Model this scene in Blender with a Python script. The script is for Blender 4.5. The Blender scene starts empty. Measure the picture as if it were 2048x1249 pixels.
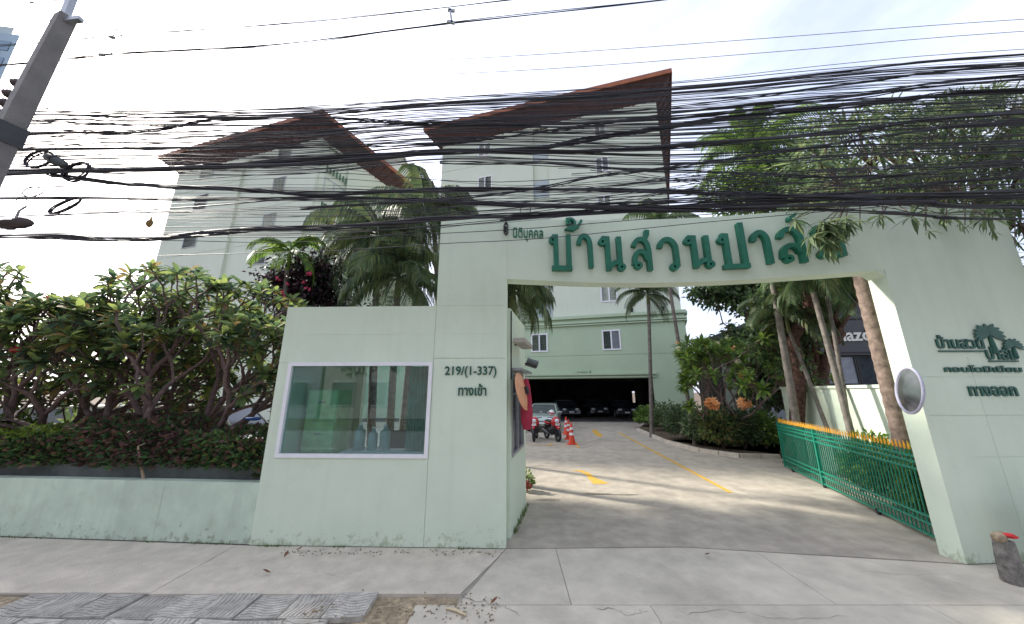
import bpy, bmesh, math, random
from mathutils import Vector, Matrix, Euler, noise
random.seed(7)
R = math.radians
S = bpy.context.scene
COL = S.collection

# ---------------------------------------------------------------- camera
CAM_H = 2.1; PITCH = R(13.5); FPX = 668.0
cam_d = bpy.data.cameras.new('camera'); cam = bpy.data.objects.new('camera', cam_d); COL.objects.link(cam)
cam_d.sensor_width = 36; cam_d.lens = FPX/2048*36; cam_d.clip_start = .05; cam_d.clip_end = 3000
cam.location = (0, 0, CAM_H); cam.rotation_euler = (math.pi/2+PITCH, 0, 0)
S.camera = cam

# ---------------------------------------------------------------- world, sun, exposure
SUN_AZ = R(-60); SUN_EL = R(36)
SKY_STRENGTH = .15; SUN_STRENGTH = 2.0; EXPOSURE = 1.88
W = bpy.data.worlds.new('World'); S.world = W; W.use_nodes = True
nt = W.node_tree; nt.nodes.clear()
wo = nt.nodes.new('ShaderNodeOutputWorld'); wb = nt.nodes.new('ShaderNodeBackground')
sk = nt.nodes.new('ShaderNodeTexSky'); sk.sky_type = 'NISHITA'; sk.sun_disc = False
sk.sun_elevation = SUN_EL; sk.sun_rotation = SUN_AZ
sk.air_density = 1.0; sk.dust_density = 4.0; sk.ozone_density = 1.0; sk.altitude = 0
tc = nt.nodes.new('ShaderNodeTexCoord'); mp = nt.nodes.new('ShaderNodeMapping'); mp.inputs['Scale'].default_value = (1, 1, 2.2)
nz = nt.nodes.new('ShaderNodeTexNoise'); nz.inputs['Scale'].default_value = 2.2; nz.inputs['Detail'].default_value = 5; nz.inputs['Roughness'].default_value = .55
rp = nt.nodes.new('ShaderNodeValToRGB'); rp.color_ramp.elements[0].position = .33; rp.color_ramp.elements[1].position = .68
rp.color_ramp.elements[0].color = (.72, .72, .72, 1); rp.color_ramp.elements[1].color = (.95, .95, .95, 1)
mx = nt.nodes.new('ShaderNodeMixRGB')
# thin overcast: softly varied veil, brighter towards the sun (aureole of the hazy sun)
n2 = nt.nodes.new('ShaderNodeTexNoise'); n2.inputs['Scale'].default_value = 3.0; n2.inputs['Detail'].default_value = 7; n2.inputs['Roughness'].default_value = .6
nt.links.new(mp.outputs['Vector'], n2.inputs['Vector'])
veil = nt.nodes.new('ShaderNodeValToRGB'); veil.color_ramp.elements[0].position = .35; veil.color_ramp.elements[1].position = .66
veil.color_ramp.elements[0].color = (.50, .55, .72, 1); veil.color_ramp.elements[1].color = (.74, .76, .86, 1)
nt.links.new(n2.outputs['Fac'], veil.inputs['Fac'])
dt = nt.nodes.new('ShaderNodeVectorMath'); dt.operation = 'DOT_PRODUCT'; dt.inputs[1].default_value = (math.sin(SUN_AZ)*math.cos(SUN_EL), math.cos(SUN_AZ)*math.cos(SUN_EL), math.sin(SUN_EL))
nt.links.new(tc.outputs['Generated'], dt.inputs[0])
cl = nt.nodes.new('ShaderNodeMath'); cl.operation = 'MAXIMUM'; cl.inputs[1].default_value = 0; nt.links.new(dt.outputs['Value'], cl.inputs[0])
pw = nt.nodes.new('ShaderNodeMath'); pw.operation = 'POWER'; pw.inputs[1].default_value = 5; nt.links.new(cl.outputs[0], pw.inputs[0])
am = nt.nodes.new('ShaderNodeMath'); am.operation = 'MULTIPLY_ADD'; am.inputs[1].default_value = 5.5; am.inputs[2].default_value = 3.1; nt.links.new(pw.outputs[0], am.inputs[0])
vm = nt.nodes.new('ShaderNodeVectorMath'); vm.operation = 'SCALE'; nt.links.new(veil.outputs['Color'], vm.inputs[0]); nt.links.new(am.outputs[0], vm.inputs['Scale'])
nt.links.new(vm.outputs['Vector'], mx.inputs['Color2'])
nt.links.new(tc.outputs['Generated'], mp.inputs['Vector']); nt.links.new(mp.outputs['Vector'], nz.inputs['Vector'])
nt.links.new(nz.outputs['Fac'], rp.inputs['Fac']); nt.links.new(rp.outputs['Color'], mx.inputs['Fac'])
nt.links.new(sk.outputs['Color'], mx.inputs['Color1']); nt.links.new(mx.outputs['Color'], wb.inputs['Color'])
wb.inputs['Strength'].default_value = SKY_STRENGTH
nt.links.new(wb.outputs['Background'], wo.inputs['Surface'])
sl = bpy.data.lights.new('sun', 'SUN'); sl.energy = SUN_STRENGTH; sl.angle = R(2.5); sl.color = (1, .94, .84)
so = bpy.data.objects.new('sun', sl); COL.objects.link(so)
sv = Vector((math.sin(SUN_AZ)*math.cos(SUN_EL), math.cos(SUN_AZ)*math.cos(SUN_EL), math.sin(SUN_EL)))
so.rotation_euler = sv.to_track_quat('Z', 'Y').to_euler(); so.location = (0, 0, 40)
S.view_settings.view_transform = 'Standard'; S.view_settings.look = 'None'
S.view_settings.exposure = EXPOSURE; S.view_settings.gamma = 1; S.view_settings.use_curve_mapping = False
S.cycles.max_bounces = 8; S.cycles.transparent_max_bounces = 8

# ---------------------------------------------------------------- surveying: sight lines cut with real planes
CP, SP = math.cos(PITCH), math.sin(PITCH)
def ray(px, py):
    u = (624.5-py)/FPX
    return Vector(((px-1024)/FPX, CP-SP*u, SP+CP*u))
def at(px, py, Y):
    d = ray(px, py); t = Y/d.y
    return Vector((d.x*t, Y, CAM_H+d.z*t))
def gp(px, py, z=0.0):
    d = ray(px, py); t = (z-CAM_H)/d.z
    return Vector((d.x*t, d.y*t, z))
class Plane:                                   # upright plane through P, running along a (unit, horizontal); n faces the street
    def __init__(s, P, a):
        s.P = Vector((P[0], P[1], 0)); s.a = Vector((a[0], a[1], 0)).normalized()
        n = Vector((s.a.y, -s.a.x, 0)); s.n = n
    def hit(s, px, py):                        # -> (distance along a, height)
        d = ray(px, py); o = Vector((0, 0, CAM_H))
        t = (s.P-o).dot(s.n)/d.dot(s.n); q = o+d*t
        return (q-s.P).dot(s.a), q.z
    def pt(s, u, z, off=0.0):
        q = s.P+s.a*u+s.n*off
        return Vector((q.x, q.y, z))

# ---------------------------------------------------------------- materials
MATS = {}
def mat(name, col, rough=.6, metal=0, var=.12, nscale=6, bump=0, bscale=60, col2=None, spots=None, trans=0, spec=.5, rnd=0, coat=0, streak=0, foot=None):
    if name in MATS: return MATS[name]
    m = bpy.data.materials.new(name); m.use_nodes = True; MATS[name] = m
    n = m.node_tree.nodes; l = m.node_tree.links; b = n['Principled BSDF']
    b.inputs['Roughness'].default_value = rough; b.inputs['Metallic'].default_value = metal
    b.inputs['Specular IOR Level'].default_value = spec
    if coat: b.inputs['Coat Weight'].default_value = coat; b.inputs['Coat Roughness'].default_value = .08
    g = n.new('ShaderNodeNewGeometry'); t = n.new('ShaderNodeTexNoise'); t.inputs['Scale'].default_value = nscale; t.inputs['Detail'].default_value = 6; t.inputs['Roughness'].default_value = .6
    l.new(g.outputs['Position'], t.inputs['Vector'])
    r = n.new('ShaderNodeMapRange'); r.inputs['From Min'].default_value = .3; r.inputs['From Max'].default_value = .7
    l.new(t.outputs['Fac'], r.inputs['Value'])
    mixc = n.new('ShaderNodeMixRGB'); c = Vector(col)
    d = Vector(col2) if col2 else c*(1-2*var)
    hi = c if col2 else c*(1+var)
    mixc.inputs['Color1'].default_value = (*hi, 1); mixc.inputs['Color2'].default_value = (*d, 1)
    l.new(r.outputs['Result'], mixc.inputs['Fac']); out = mixc.outputs['Color']
    if spots:                                  # larger stains: (colour, scale, threshold)
        t2 = n.new('ShaderNodeTexNoise'); t2.inputs['Scale'].default_value = spots[1]; t2.inputs['Detail'].default_value = 8; t2.inputs['Roughness'].default_value = .65
        l.new(g.outputs['Position'], t2.inputs['Vector'])
        r2 = n.new('ShaderNodeMapRange'); r2.inputs['From Min'].default_value = spots[2]; r2.inputs['From Max'].default_value = spots[2]+.16; r2.inputs['To Max'].default_value = .75
        l.new(t2.outputs['Fac'], r2.inputs['Value'])
        m2 = n.new('ShaderNodeMixRGB'); m2.inputs['Color2'].default_value = (*spots[0], 1)
        l.new(out, m2.inputs['Color1']); l.new(r2.outputs['Result'], m2.inputs['Fac']); out = m2.outputs['Color']
    if streak:                                 # rain streaks: noise stretched upright
        mpn = n.new('ShaderNodeMapping'); mpn.inputs['Scale'].default_value = (7, 7, .35)
        t3 = n.new('ShaderNodeTexNoise'); t3.inputs['Scale'].default_value = 1; t3.inputs['Detail'].default_value = 5
        l.new(g.outputs['Position'], mpn.inputs['Vector']); l.new(mpn.outputs['Vector'], t3.inputs['Vector'])
        r3 = n.new('ShaderNodeMapRange'); r3.inputs['From Min'].default_value = .5; r3.inputs['From Max'].default_value = .8; r3.inputs['To Max'].default_value = streak
        l.new(t3.outputs['Fac'], r3.inputs['Value'])
        m3 = n.new('ShaderNodeMixRGB'); m3.inputs['Color2'].default_value = (*(c*.55), 1)
        l.new(out, m3.inputs['Color1']); l.new(r3.outputs['Result'], m3.inputs['Fac']); out = m3.outputs['Color']
    if foot:                                   # moss and splashed dirt creeping up from the pavement
        t4 = n.new('ShaderNodeTexNoise'); t4.inputs['Scale'].default_value = 9; t4.inputs['Detail'].default_value = 9; t4.inputs['Roughness'].default_value = .7
        l.new(g.outputs['Position'], t4.inputs['Vector']); sx = n.new('ShaderNodeSeparateXYZ'); l.new(g.outputs['Position'], sx.inputs['Vector'])
        r4 = n.new('ShaderNodeMapRange'); r4.inputs['From Min'].default_value = 0; r4.inputs['From Max'].default_value = .45; r4.inputs['To Min'].default_value = .20; r4.inputs['To Max'].default_value = -.08
        l.new(sx.outputs['Z'], r4.inputs['Value']); ad = n.new('ShaderNodeMath'); ad.operation = 'ADD'; l.new(t4.outputs['Fac'], ad.inputs[0]); l.new(r4.outputs['Result'], ad.inputs[1])
        r5 = n.new('ShaderNodeMapRange'); r5.inputs['From Min'].default_value = .655; r5.inputs['From Max'].default_value = .78; r5.inputs['To Max'].default_value = .7
        l.new(ad.outputs[0], r5.inputs['Value']); m4 = n.new('ShaderNodeMixRGB'); m4.inputs['Color2'].default_value = (*foot, 1)
        l.new(out, m4.inputs['Color1']); l.new(r5.outputs['Result'], m4.inputs['Fac']); out = m4.outputs['Color']
    if rnd:
        oi = n.new('ShaderNodeObjectInfo'); rr = n.new('ShaderNodeMapRange'); rr.inputs['To Min'].default_value = 1-rnd; rr.inputs['To Max'].default_value = 1+rnd
        l.new(oi.outputs['Random'], rr.inputs['Value']); hv = n.new('ShaderNodeHueSaturation'); l.new(rr.outputs['Result'], hv.inputs['Value']); l.new(out, hv.inputs['Color']); out = hv.outputs['Color']
    l.new(out, b.inputs['Base Color'])
    if bump:
        tb = n.new('ShaderNodeTexNoise'); tb.inputs['Scale'].default_value = bscale; tb.inputs['Detail'].default_value = 6
        l.new(g.outputs['Position'], tb.inputs['Vector'])
        bp = n.new('ShaderNodeBump'); bp.inputs['Strength'].default_value = bump; bp.inputs['Distance'].default_value = .02
        l.new(tb.outputs['Fac'], bp.inputs['Height']); l.new(bp.outputs['Normal'], b.inputs['Normal'])
    if trans:
        tr = n.new('ShaderNodeBsdfTranslucent'); l.new(out, tr.inputs['Color'])
        ms = n.new('ShaderNodeMixShader'); ms.inputs['Fac'].default_value = trans
        l.new(b.outputs['BSDF'], ms.inputs[1]); l.new(tr.outputs['BSDF'], ms.inputs[2])
        l.new(ms.outputs['Shader'], n['Material Output'].inputs['Surface'])
    return m
def glassmat(name, tint=(.8, .9, .9), mixf=.5, rough=.02):
    m = bpy.data.materials.new(name); m.use_nodes = True; MATS[name] = m
    n = m.node_tree.nodes; l = m.node_tree.links; n.remove(n['Principled BSDF'])
    tr = n.new('ShaderNodeBsdfTransparent'); tr.inputs['Color'].default_value = (*tint, 1)
    gl = n.new('ShaderNodeBsdfGlossy'); gl.inputs['Roughness'].default_value = rough; gl.inputs['Color'].default_value = (.9, .95, 1, 1)
    lw = n.new('ShaderNodeLayerWeight'); lw.inputs['Blend'].default_value = .35
    mr = n.new('ShaderNodeMapRange'); mr.inputs['To Min'].default_value = mixf*.5; mr.inputs['To Max'].default_value = min(1, mixf+.3)
    l.new(lw.outputs['Fresnel'], mr.inputs['Value'])
    ms = n.new('ShaderNodeMixShader'); l.new(mr.outputs['Result'], ms.inputs['Fac']); l.new(tr.outputs['BSDF'], ms.inputs[1]); l.new(gl.outputs['BSDF'], ms.inputs[2])
    l.new(ms.outputs['Shader'], n['Material Output'].inputs['Surface'])
    return m
M_WALL = mat('mint_paint', (.63, .72, .575), .75, var=.025, nscale=1.3, bump=.12, bscale=35, streak=.10, spots=((.56, .65, .51), .9, .56), foot=(.30, .36, .22))
M_WALLB = mat('mint_paint_grimy', (.54, .64, .52), .8, var=.08, nscale=3, bump=.15, bscale=35, streak=.3, spots=((.42, .46, .36), 1.6, .54), foot=(.20, .20, .14))
M_PODIUM = mat('sage_paint', (.43, .53, .37), .8, var=.04, nscale=.5, streak=.06)
M_TOWER = mat('ivory_paint', (.60, .65, .53), .8, var=.03, nscale=.3, streak=.12)
M_SHAFT = mat('pale_grey_paint', (.40, .46, .47), .8, var=.04, nscale=1)
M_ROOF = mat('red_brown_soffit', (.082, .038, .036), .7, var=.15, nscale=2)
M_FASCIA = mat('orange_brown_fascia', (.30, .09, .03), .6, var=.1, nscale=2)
M_WHITE = mat('white_frame', (.78, .78, .80), .4, var=.03)
M_DARK = mat('near_black', (.015, .015, .018), .5, var=.1)
M_GLETTER = mat('green_letter', (.012, .155, .09), .45, var=.12, nscale=9)
M_DLETTER = mat('dark_green_letter', (.012, .09, .062), .5, var=.1)
M_GATE = mat('green_gate_paint', (.012, .21, .135), .4, var=.12, nscale=12)
M_SPEAR = mat('yellow_spear_paint', (.75, .36, .02), .45, var=.15, nscale=30)
M_CONC = mat('concrete', (.52, .475, .385), .85, var=.10, nscale=2.5, bump=.35, bscale=45, spots=((.33, .30, .245), .75, .50), rnd=.05)
M_CONCL = mat('pale_concrete', (.57, .51, .42), .9, var=.10, nscale=4, bump=.5, bscale=60, spots=((.42, .38, .31), .9, .5), rnd=.05)
M_ASPH = mat('concrete_road', (.26, .25, .235), .9, var=.2, nscale=20)
M_SOIL = mat('soil', (.11, .075, .045), .95, var=.35, nscale=12, bump=.9, bscale=30)
M_SAND = mat('sandy_debris', (.40, .32, .21), .95, var=.3, nscale=18, bump=1, bscale=50, spots=((.22, .17, .12), 5, .5))
M_TILE = mat('paver_grey', (.45, .425, .38), .85, var=.18, nscale=9, bump=.4, bscale=70, rnd=.12, spots=((.38, .34, .27), 2.2, .55))
M_DRIVE = mat('drive_concrete', (.42, .375, .305), .9, var=.13, nscale=3, bump=.5, bscale=50, spots=((.26, .235, .195), .8, .50), rnd=.06)
M_OIL = mat('oil_stain', (.22, .195, .16), .8, var=.2, nscale=12)
M_YELLOW = mat('worn_yellow_marking', (.62, .36, .04), .8, var=.12, nscale=14, spots=((.34, .31, .25), 7, .55))
M_GLASS = glassmat('window_glass', (.74, .86, .86), .10)
M_GLASSD = glassmat('dim_window_glass', (.35, .42, .45), .35)
M_STEEL = mat('grey_metal', (.35, .36, .38), .35, .6, var=.08)
M_BARK = mat('bark', (.13, .095, .07), .9, var=.3, nscale=14, bump=.8, bscale=25)
M_BARKR = mat('reddish_bark', (.12, .06, .045), .9, var=.4, nscale=12, bump=.9, bscale=20)
M_FBARK = mat('frangipani_bark', (.17, .115, .105), .85, var=.25, nscale=14, bump=.5, bscale=30)
M_PBARK = mat('palm_bark', (.17, .15, .13), .9, var=.25, nscale=7, bump=.5, bscale=18)
M_CABLE = mat('black_cable', (.022, .022, .03), .55, var=.2)
M_CABLE2 = mat('faded_cable', (.06, .058, .075), .55, var=.2)
M_POLE = mat('pole_concrete', (.20, .19, .18), .9, var=.12, nscale=5, bump=.4, streak=.25)
def leafset(pref, cols, trans=.38, rough=.5):
    return [mat('%s_%d' % (pref, i), c, rough, var=.12, nscale=3, trans=trans, spec=.35) for i, c in enumerate(cols)]
L_FRANG = leafset('frangipani_leaf', [(.161, .230, .086), (.103, .167, .075), (.299, .368, .103), (.063, .109, .063), (.322, .230, .092)], .55, .6)
L_PALM = leafset('palm_leaf', [(.102, .150, .066), (.066, .102, .054), (.168, .192, .072), (.048, .072, .042)], .3)
L_DARK = leafset('dark_leaf', [(.090, .156, .066), (.060, .108, .054), (.132, .204, .078), (.108, .120, .060)], .45)
L_LIGHT = leafset('light_leaf', [(.180, .288, .060), (.108, .204, .036), (.240, .336, .060), (.060, .132, .036)])
L_LONG = leafset('long_leaf', [(.175, .237, .112), (.112, .175, .081), (.275, .338, .150), (.075, .125, .062)], .45)
L_HEDGE = leafset('hedge_leaf', [(.088, .176, .061), (.061, .121, .050), (.165, .242, .066), (.165, .088, .083), (.231, .132, .088)], .45)
M_RED = mat('red_petal', (.55, .03, .07), .6, trans=.3); M_ORANGE = mat('orange_petal', (.80, .40, .17), .6, trans=.3); M_CREAM = mat('cream_petal', (.80, .74, .52), .6, trans=.3)

# ---------------------------------------------------------------- mesh builder
class MB:
    def __init__(s): s.v = []; s.f = []; s.m = []; s.sm = []
    def add(s, vs, fs, mi=0, smooth=False):
        b = len(s.v); s.v += [tuple(x) for x in vs]
        for f in fs: s.f.append([b+i for i in f]); s.m.append(mi); s.sm.append(smooth)
        return s
    def box(s, a, b, mi=0):
        x0, y0, z0 = a; x1, y1, z1 = b
        return s.add([(x0,y0,z0),(x1,y0,z0),(x1,y1,z0),(x0,y1,z0),(x0,y0,z1),(x1,y0,z1),(x1,y1,z1),(x0,y1,z1)],
              [(0,3,2,1),(4,5,6,7),(0,1,5,4),(1,2,6,5),(2,3,7,6),(3,0,4,7)], mi)
    def bar(s, p, q, w, h, mi=0, up=Vector((0,0,1))):     # square bar from p to q
        p = Vector(p); q = Vector(q); d = (q-p).normalized()
        if abs(d.dot(up)) > .97: up = Vector((1, 0, 0))
        a = d.cross(up).normalized()*w/2; b = a.cross(d).normalized()*h/2
        vs = [p-a-b, p+a-b, p+a+b, p-a+b, q-a-b, q+a-b, q+a+b, q-a+b]
        return s.add(vs, [(0,3,2,1),(4,5,6,7),(0,1,5,4),(1,2,6,5),(2,3,7,6),(3,0,4,7)], mi)
    def prism(s, poly, z0, z1, mi=0):
        n = len(poly); vs = [(p[0], p[1], z0) for p in poly]+[(p[0], p[1], z1) for p in poly]
        ar = sum(poly[i][0]*poly[(i+1)%n][1]-poly[(i+1)%n][0]*poly[i][1] for i in range(n))
        fs = [list(range(n))[::-1], [n+i for i in range(n)]]+[(i, (i+1)%n, n+(i+1)%n, n+i) for i in range(n)]
        if ar < 0: fs = [list(f)[::-1] for f in fs]
        return s.add(vs, fs, mi)
    def tube(s, pts, rad, n=6, mi=0, caps=True, smooth=True):
        pts = [Vector(p) for p in pts]; k = len(pts)
        if not hasattr(rad, '__len__'): rad = [rad]*k
        vs = []; ref = None
        for i, p in enumerate(pts):
            d = (pts[min(i+1, k-1)]-pts[max(i-1, 0)])
            d = d.normalized() if d.length > 1e-9 else Vector((0,0,1))
            if ref is None: ref = Vector((0,0,1)) if abs(d.z) < .9 else Vector((1,0,0))
            a = d.cross(ref).normalized(); b = a.cross(d); ref = b
            for j in range(n):
                t = 2*math.pi*j/n; vs.append(p+(a*math.cos(t)+b*math.sin(t))*rad[i])
        fs = [(i*n+j, i*n+(j+1)%n, (i+1)*n+(j+1)%n, (i+1)*n+j) for i in range(k-1) for j in range(n)]
        s.add(vs, fs, mi, smooth)
        if caps:
            s.add(vs[:n], [list(range(n))[::-1]], mi); s.add(vs[-n:], [list(range(n))], mi)
        return s
    def ell(s, c, r, nu=10, nv=7, mi=0):                    # ellipsoid
        c = Vector(c); vs = []; fs = []
        for i in range(nv+1):
            ph = math.pi*i/nv
            for j in range(nu):
                th = 2*math.pi*j/nu
                vs.append((c.x+r[0]*math.sin(ph)*math.cos(th), c.y+r[1]*math.sin(ph)*math.sin(th), c.z+r[2]*math.cos(ph)))
        for i in range(nv):
            for j in range(nu): fs.append((i*nu+j, (i+1)*nu+j, (i+1)*nu+(j+1)%nu, i*nu+(j+1)%nu))
        return s.add(vs, fs, mi, True)
    def xf(s, M):
        s.v = [tuple(M @ Vector(v)) for v in s.v]; return s
    def mesh(s, name, mats):
        me = bpy.data.meshes.new(name); me.from_pydata(s.v, [], s.f)
        if not isinstance(mats, (list, tuple)): mats = [mats]
        for m in mats: me.materials.append(m)
        me.polygons.foreach_set('material_index', s.m); me.polygons.foreach_set('use_smooth', s.sm)
        me.update(); return me
    def obj(s, name, mats, parent=None):
        return link(name, s.mesh(name, mats), parent)
def link(name, me, parent=None, M=None):
    o = bpy.data.objects.new(name, me); COL.objects.link(o)
    if parent: o.parent = parent
    if M is not None: o.matrix_local = M
    return o
def thing(name, label, cat, loc=(0,0,0), group=None, rz=0):
    o = bpy.data.objects.new(name, None); COL.objects.link(o); o.empty_display_size = .2
    o.location = loc; o.rotation_euler = (0, 0, rz)
    return tag(o, label, cat, group)
def tag(o, label, cat, group=None):
    o['label'] = label; o['category'] = cat
    if group: o['group'] = group
    return o
def copy_tree(o, parent=None):
    c = o.copy(); COL.objects.link(c)
    if parent: c.parent = parent
    for ch in o.children: copy_tree(ch, c)
    return c
def struct(o): o['kind'] = 'structure'; return o
def stuff(o): o['kind'] = 'stuff'; return o
def lerp(a, b, t): return a+(b-a)*t
def interp(pts, x):
    for (x0, y0), (x1, y1) in zip(pts, pts[1:]):
        if x <= x1: return lerp(y0, y1, (x-x0)/(x1-x0))
    return pts[-1][1]

def wallgrid(mb, pl, u0, u1, z0, z1, th, holes=(), recess=(), mi=0, front_off=0.0):
    """upright wall panel with real openings (through) and recesses (u0,u1,z0,z1,depth)"""
    us = sorted({round(x, 4) for x in [u0, u1]+[h[i] for h in list(holes)+list(recess) for i in (0, 1)] if u0-1e-6 <= x <= u1+1e-6})
    zs = sorted({round(x, 4) for x in [z0, z1]+[h[i] for h in list(holes)+list(recess) for i in (2, 3)] if z0-1e-6 <= x <= z1+1e-6})
    def dep(i, j):
        if i < 0 or j < 0 or i >= len(us)-1 or j >= len(zs)-1: return None
        u = (us[i]+us[i+1])/2; z = (zs[j]+zs[j+1])/2
        for h in holes:
            if h[0] < u < h[1] and h[2] < z < h[3]: return None
        for h in recess:
            if h[0] < u < h[1] and h[2] < z < h[3]: return h[4]
        return 0.0
    P = lambda u, z, d: pl.pt(u, z, front_off-d)
    for i in range(len(us)-1):
        for j in range(len(zs)-1):
            d = dep(i, j)
            if d is None: continue
            a, b, c, e = us[i], us[i+1], zs[j], zs[j+1]
            mb.add([P(a,c,d), P(b,c,d), P(b,e,d), P(a,e,d)], [(0,1,2,3)], mi)
            mb.add([P(a,c,th), P(b,c,th), P(b,e,th), P(a,e,th)], [(3,2,1,0)], mi)
            for (di, dj, q) in ((-1,0,((a,c),(a,e))), (1,0,((b,e),(b,c))), (0,-1,((b,c),(a,c))), (0,1,((a,e),(b,e)))):
                n = dep(i+di, j+dj)
                nd = th if n is None else n
                if nd > d+1e-6:
                    (p, r) = q
                    mb.add([P(*p,d), P(*r,d), P(*r,nd), P(*p,nd)], [(0,1,2,3)], mi)
    return mb

# ---------------------------------------------------------------- lettering
DG = None
def glyph(text, extrude=.05, offset=0.0):
    c = bpy.data.curves.new('t', 'FONT'); c.body = text; c.size = 1; c.extrude = extrude; c.offset = offset; c.resolution_u = 4
    o = bpy.data.objects.new('t', c); COL.objects.link(o)
    dg = bpy.context.evaluated_depsgraph_get(); me = o.evaluated_get(dg).to_mesh()
    vs = [v.co.copy() for v in me.vertices]; fs = [list(p.vertices) for p in me.polygons]
    o.evaluated_get(dg).to_mesh_clear(); bpy.data.objects.remove(o); bpy.data.curves.remove(c)
    return vs, fs
def place_text(pl, text, box, name, mt, parent, depth=.03, bold=.0, skew=0.0):
    """box = (px0, py0, px1, py1) of the word on plane pl; letters stand proud of the wall"""
    vs, fs = glyph(text, 1, bold)
    x0 = min(v.x for v in vs); x1 = max(v.x for v in vs); y0 = min(v.y for v in vs); y1 = max(v.y for v in vs)
    ym = (box[1]+box[3])/2; xm = (box[0]+box[2])/2
    ua = pl.hit(box[0], ym)[0]; ub = pl.hit(box[2], ym)[0]; za = pl.hit(xm, box[3])[1]; zb = pl.hit(xm, box[1])[1]
    m = MB(); q = []
    for v in vs:
        u = lerp(ua, ub, (v.x-x0)/(x1-x0)); z = lerp(za, zb, (v.y-y0)/(y1-y0)); off = .003 if v.z < 0 else depth
        q.append(pl.pt(u, z, off))
    m.add(q, fs)
    return m.obj(name, mt, parent)

# ================================================================ SETTING: ground, street, driveway, paving
g = MB(); g.add([(-1200,-600,-.06),(1200,-600,-.06),(1200,1600,-.06),(-1200,1600,-.06)], [(0,1,2,3)])
struct(g.obj('ground', M_SOIL))
g = MB(); g.box((-90,-9,-.2), (90,2.55,-.05)); road = struct(g.obj('road', M_ASPH))
g = MB()
for x in range(-30, 30): g.box((x*3.0, -3.06, -.05), (x*3.0+1.6, -2.95, -.046))
stuff(g.obj('lane_marking', M_WHITE, road))
# facade joint line (x, y) of the gateway, from the street corner of the guardhouse to the far end of the right pillar
FAC = [(-14, 6.1), (-3.71, 5.36), (-.08, 5.25), (2.4, 5.30), (5.71, 4.82), (8.06, 4.95), (20, 5.3)]
def quad_slab(parent, name, p, z1, m, gap=.001, th=.1, tilt=0):
    c = [sum(q[i] for q in p)/len(p) for i in (0, 1)]
    pp = []
    for q in p:
        d = Vector((q[0]-c[0], q[1]-c[1])); L = d.length
        d = d*(1-gap*1.2/max(L, .01)); pp.append((c[0]+d.x, c[1]+d.y))
    b = MB().prism(pp, z1-th, z1); return b.obj(name, m, parent)
def clip(poly, a, b, c):                        # keep a*x+b*y<=c
    out = []
    for i, p in enumerate(poly):
        q = poly[(i+1) % len(poly)]; dp = a*p[0]+b*p[1]-c; dq = a*q[0]+b*q[1]-c
        if dp <= 0: out.append(p)
        if dp*dq < 0:
            t = dp/(dp-dq); out.append((lerp(p[0], q[0], t), lerp(p[1], q[1], t)))
    return out
g = MB(); g.box((-14,5.0,-.09), (14,45,-.012)); drive = struct(g.obj('driveway', mat('joint_filler', (.30,.275,.23), .95)))
def colx(k, y): return [-14, -6.5, min(.21+.37*(y-7.4), 4.2+.02*(y-14)) if y > 6.4 else -.16, 4.74+.085*(y-7.9), 8.6+.1*(y-5)][k]
rows = [5.25, 7.32, 10.6, 14.2, 18.5, 23.2, 30, 45]
for r0, r1 in zip(rows, rows[1:]):
    for k in range(4):
        a0, a1, b0, b1 = colx(k, r0), colx(k+1, r0), colx(k, r1), colx(k+1, r1)
        if r0 == 5.25:
            if k < 2 or k == 3: continue
            p = [(-.08, 5.26), (2.4, 5.31), (5.3, 4.9), (4.75, 7.32), (-.16, 7.32)]
            quad_slab(drive, 'concrete_slab', p, 0, M_DRIVE); 
            quad_slab(drive, 'concrete_slab', [(5.3, 4.9), (5.71, 4.83), (8.2, 5.2), (8.4, 7.32), (4.75, 7.32)], 0, M_DRIVE)
            continue
        if a1-a0 < .05 and b1-b0 < .05: continue
        quad_slab(drive, 'concrete_slab', [(a0, r0), (a1, r0), (b1, r1), (b0, r1)], 0, M_DRIVE)
def blot(cx, cy, rx, ry, seed, m, name, z=.0035):      # irregular stain sheet
    rg = random.Random(seed); c = gp(cx, cy); n = 22; p = []
    for i in range(n):
        t = 2*math.pi*i/n; k = 1+.35*noise.noise(Vector((math.cos(t)*1.3, math.sin(t)*1.3, seed))); p.append((c.x+rx*k*math.cos(t), c.y+ry*k*math.sin(t), z))
    MB().add(p, [list(range(n))]).obj(name, m, drive)
for q in ((1098,1000,.24,.07,1),(1186,988,.20,.06,2),(1245,990,.36,.035,3),(1205,989,.18,.04,9)): blot(*q, M_OIL, 'oil_stain', .0035+.001*q[4])
def crack(px, w, seed, parent, z=.0042):
    rg = random.Random(seed); P = [gp(*q) for q in px]; pts = []
    for a_, b_ in zip(P, P[1:]):
        for i in range(6): pts.append(a_.lerp(b_, i/6)+Vector((rg.gauss(0, .018), rg.gauss(0, .018), 0)))
    pts.append(P[-1]); v = []
    for i, p in enumerate(pts):
        d = (pts[min(i+1, len(pts)-1)]-pts[max(i-1, 0)]).normalized(); ww = w*.6*rg.uniform(.2, 1)*(0.2 if i in (0, len(pts)-1) else 1); s_ = Vector((-d.y, d.x, 0))*ww
        v += [(p.x-s_.x, p.y-s_.y, z), (p.x+s_.x, p.y+s_.y, z)]
    MB().add(v, [(2*i, 2*i+2, 2*i+3, 2*i+1) for i in range(len(pts)-1)]).obj('crack', mat('crack_dirt', (.17,.155,.13), .95), parent)
crack([(1462,975),(1490,985),(1512,994)], .010, 1, drive); crack([(1050,1010),(1120,1040),(1160,1052)], .004, 2, drive)
crack([(1250,1010),(1330,1022),(1400,1018)], .004, 3, drive)
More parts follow.
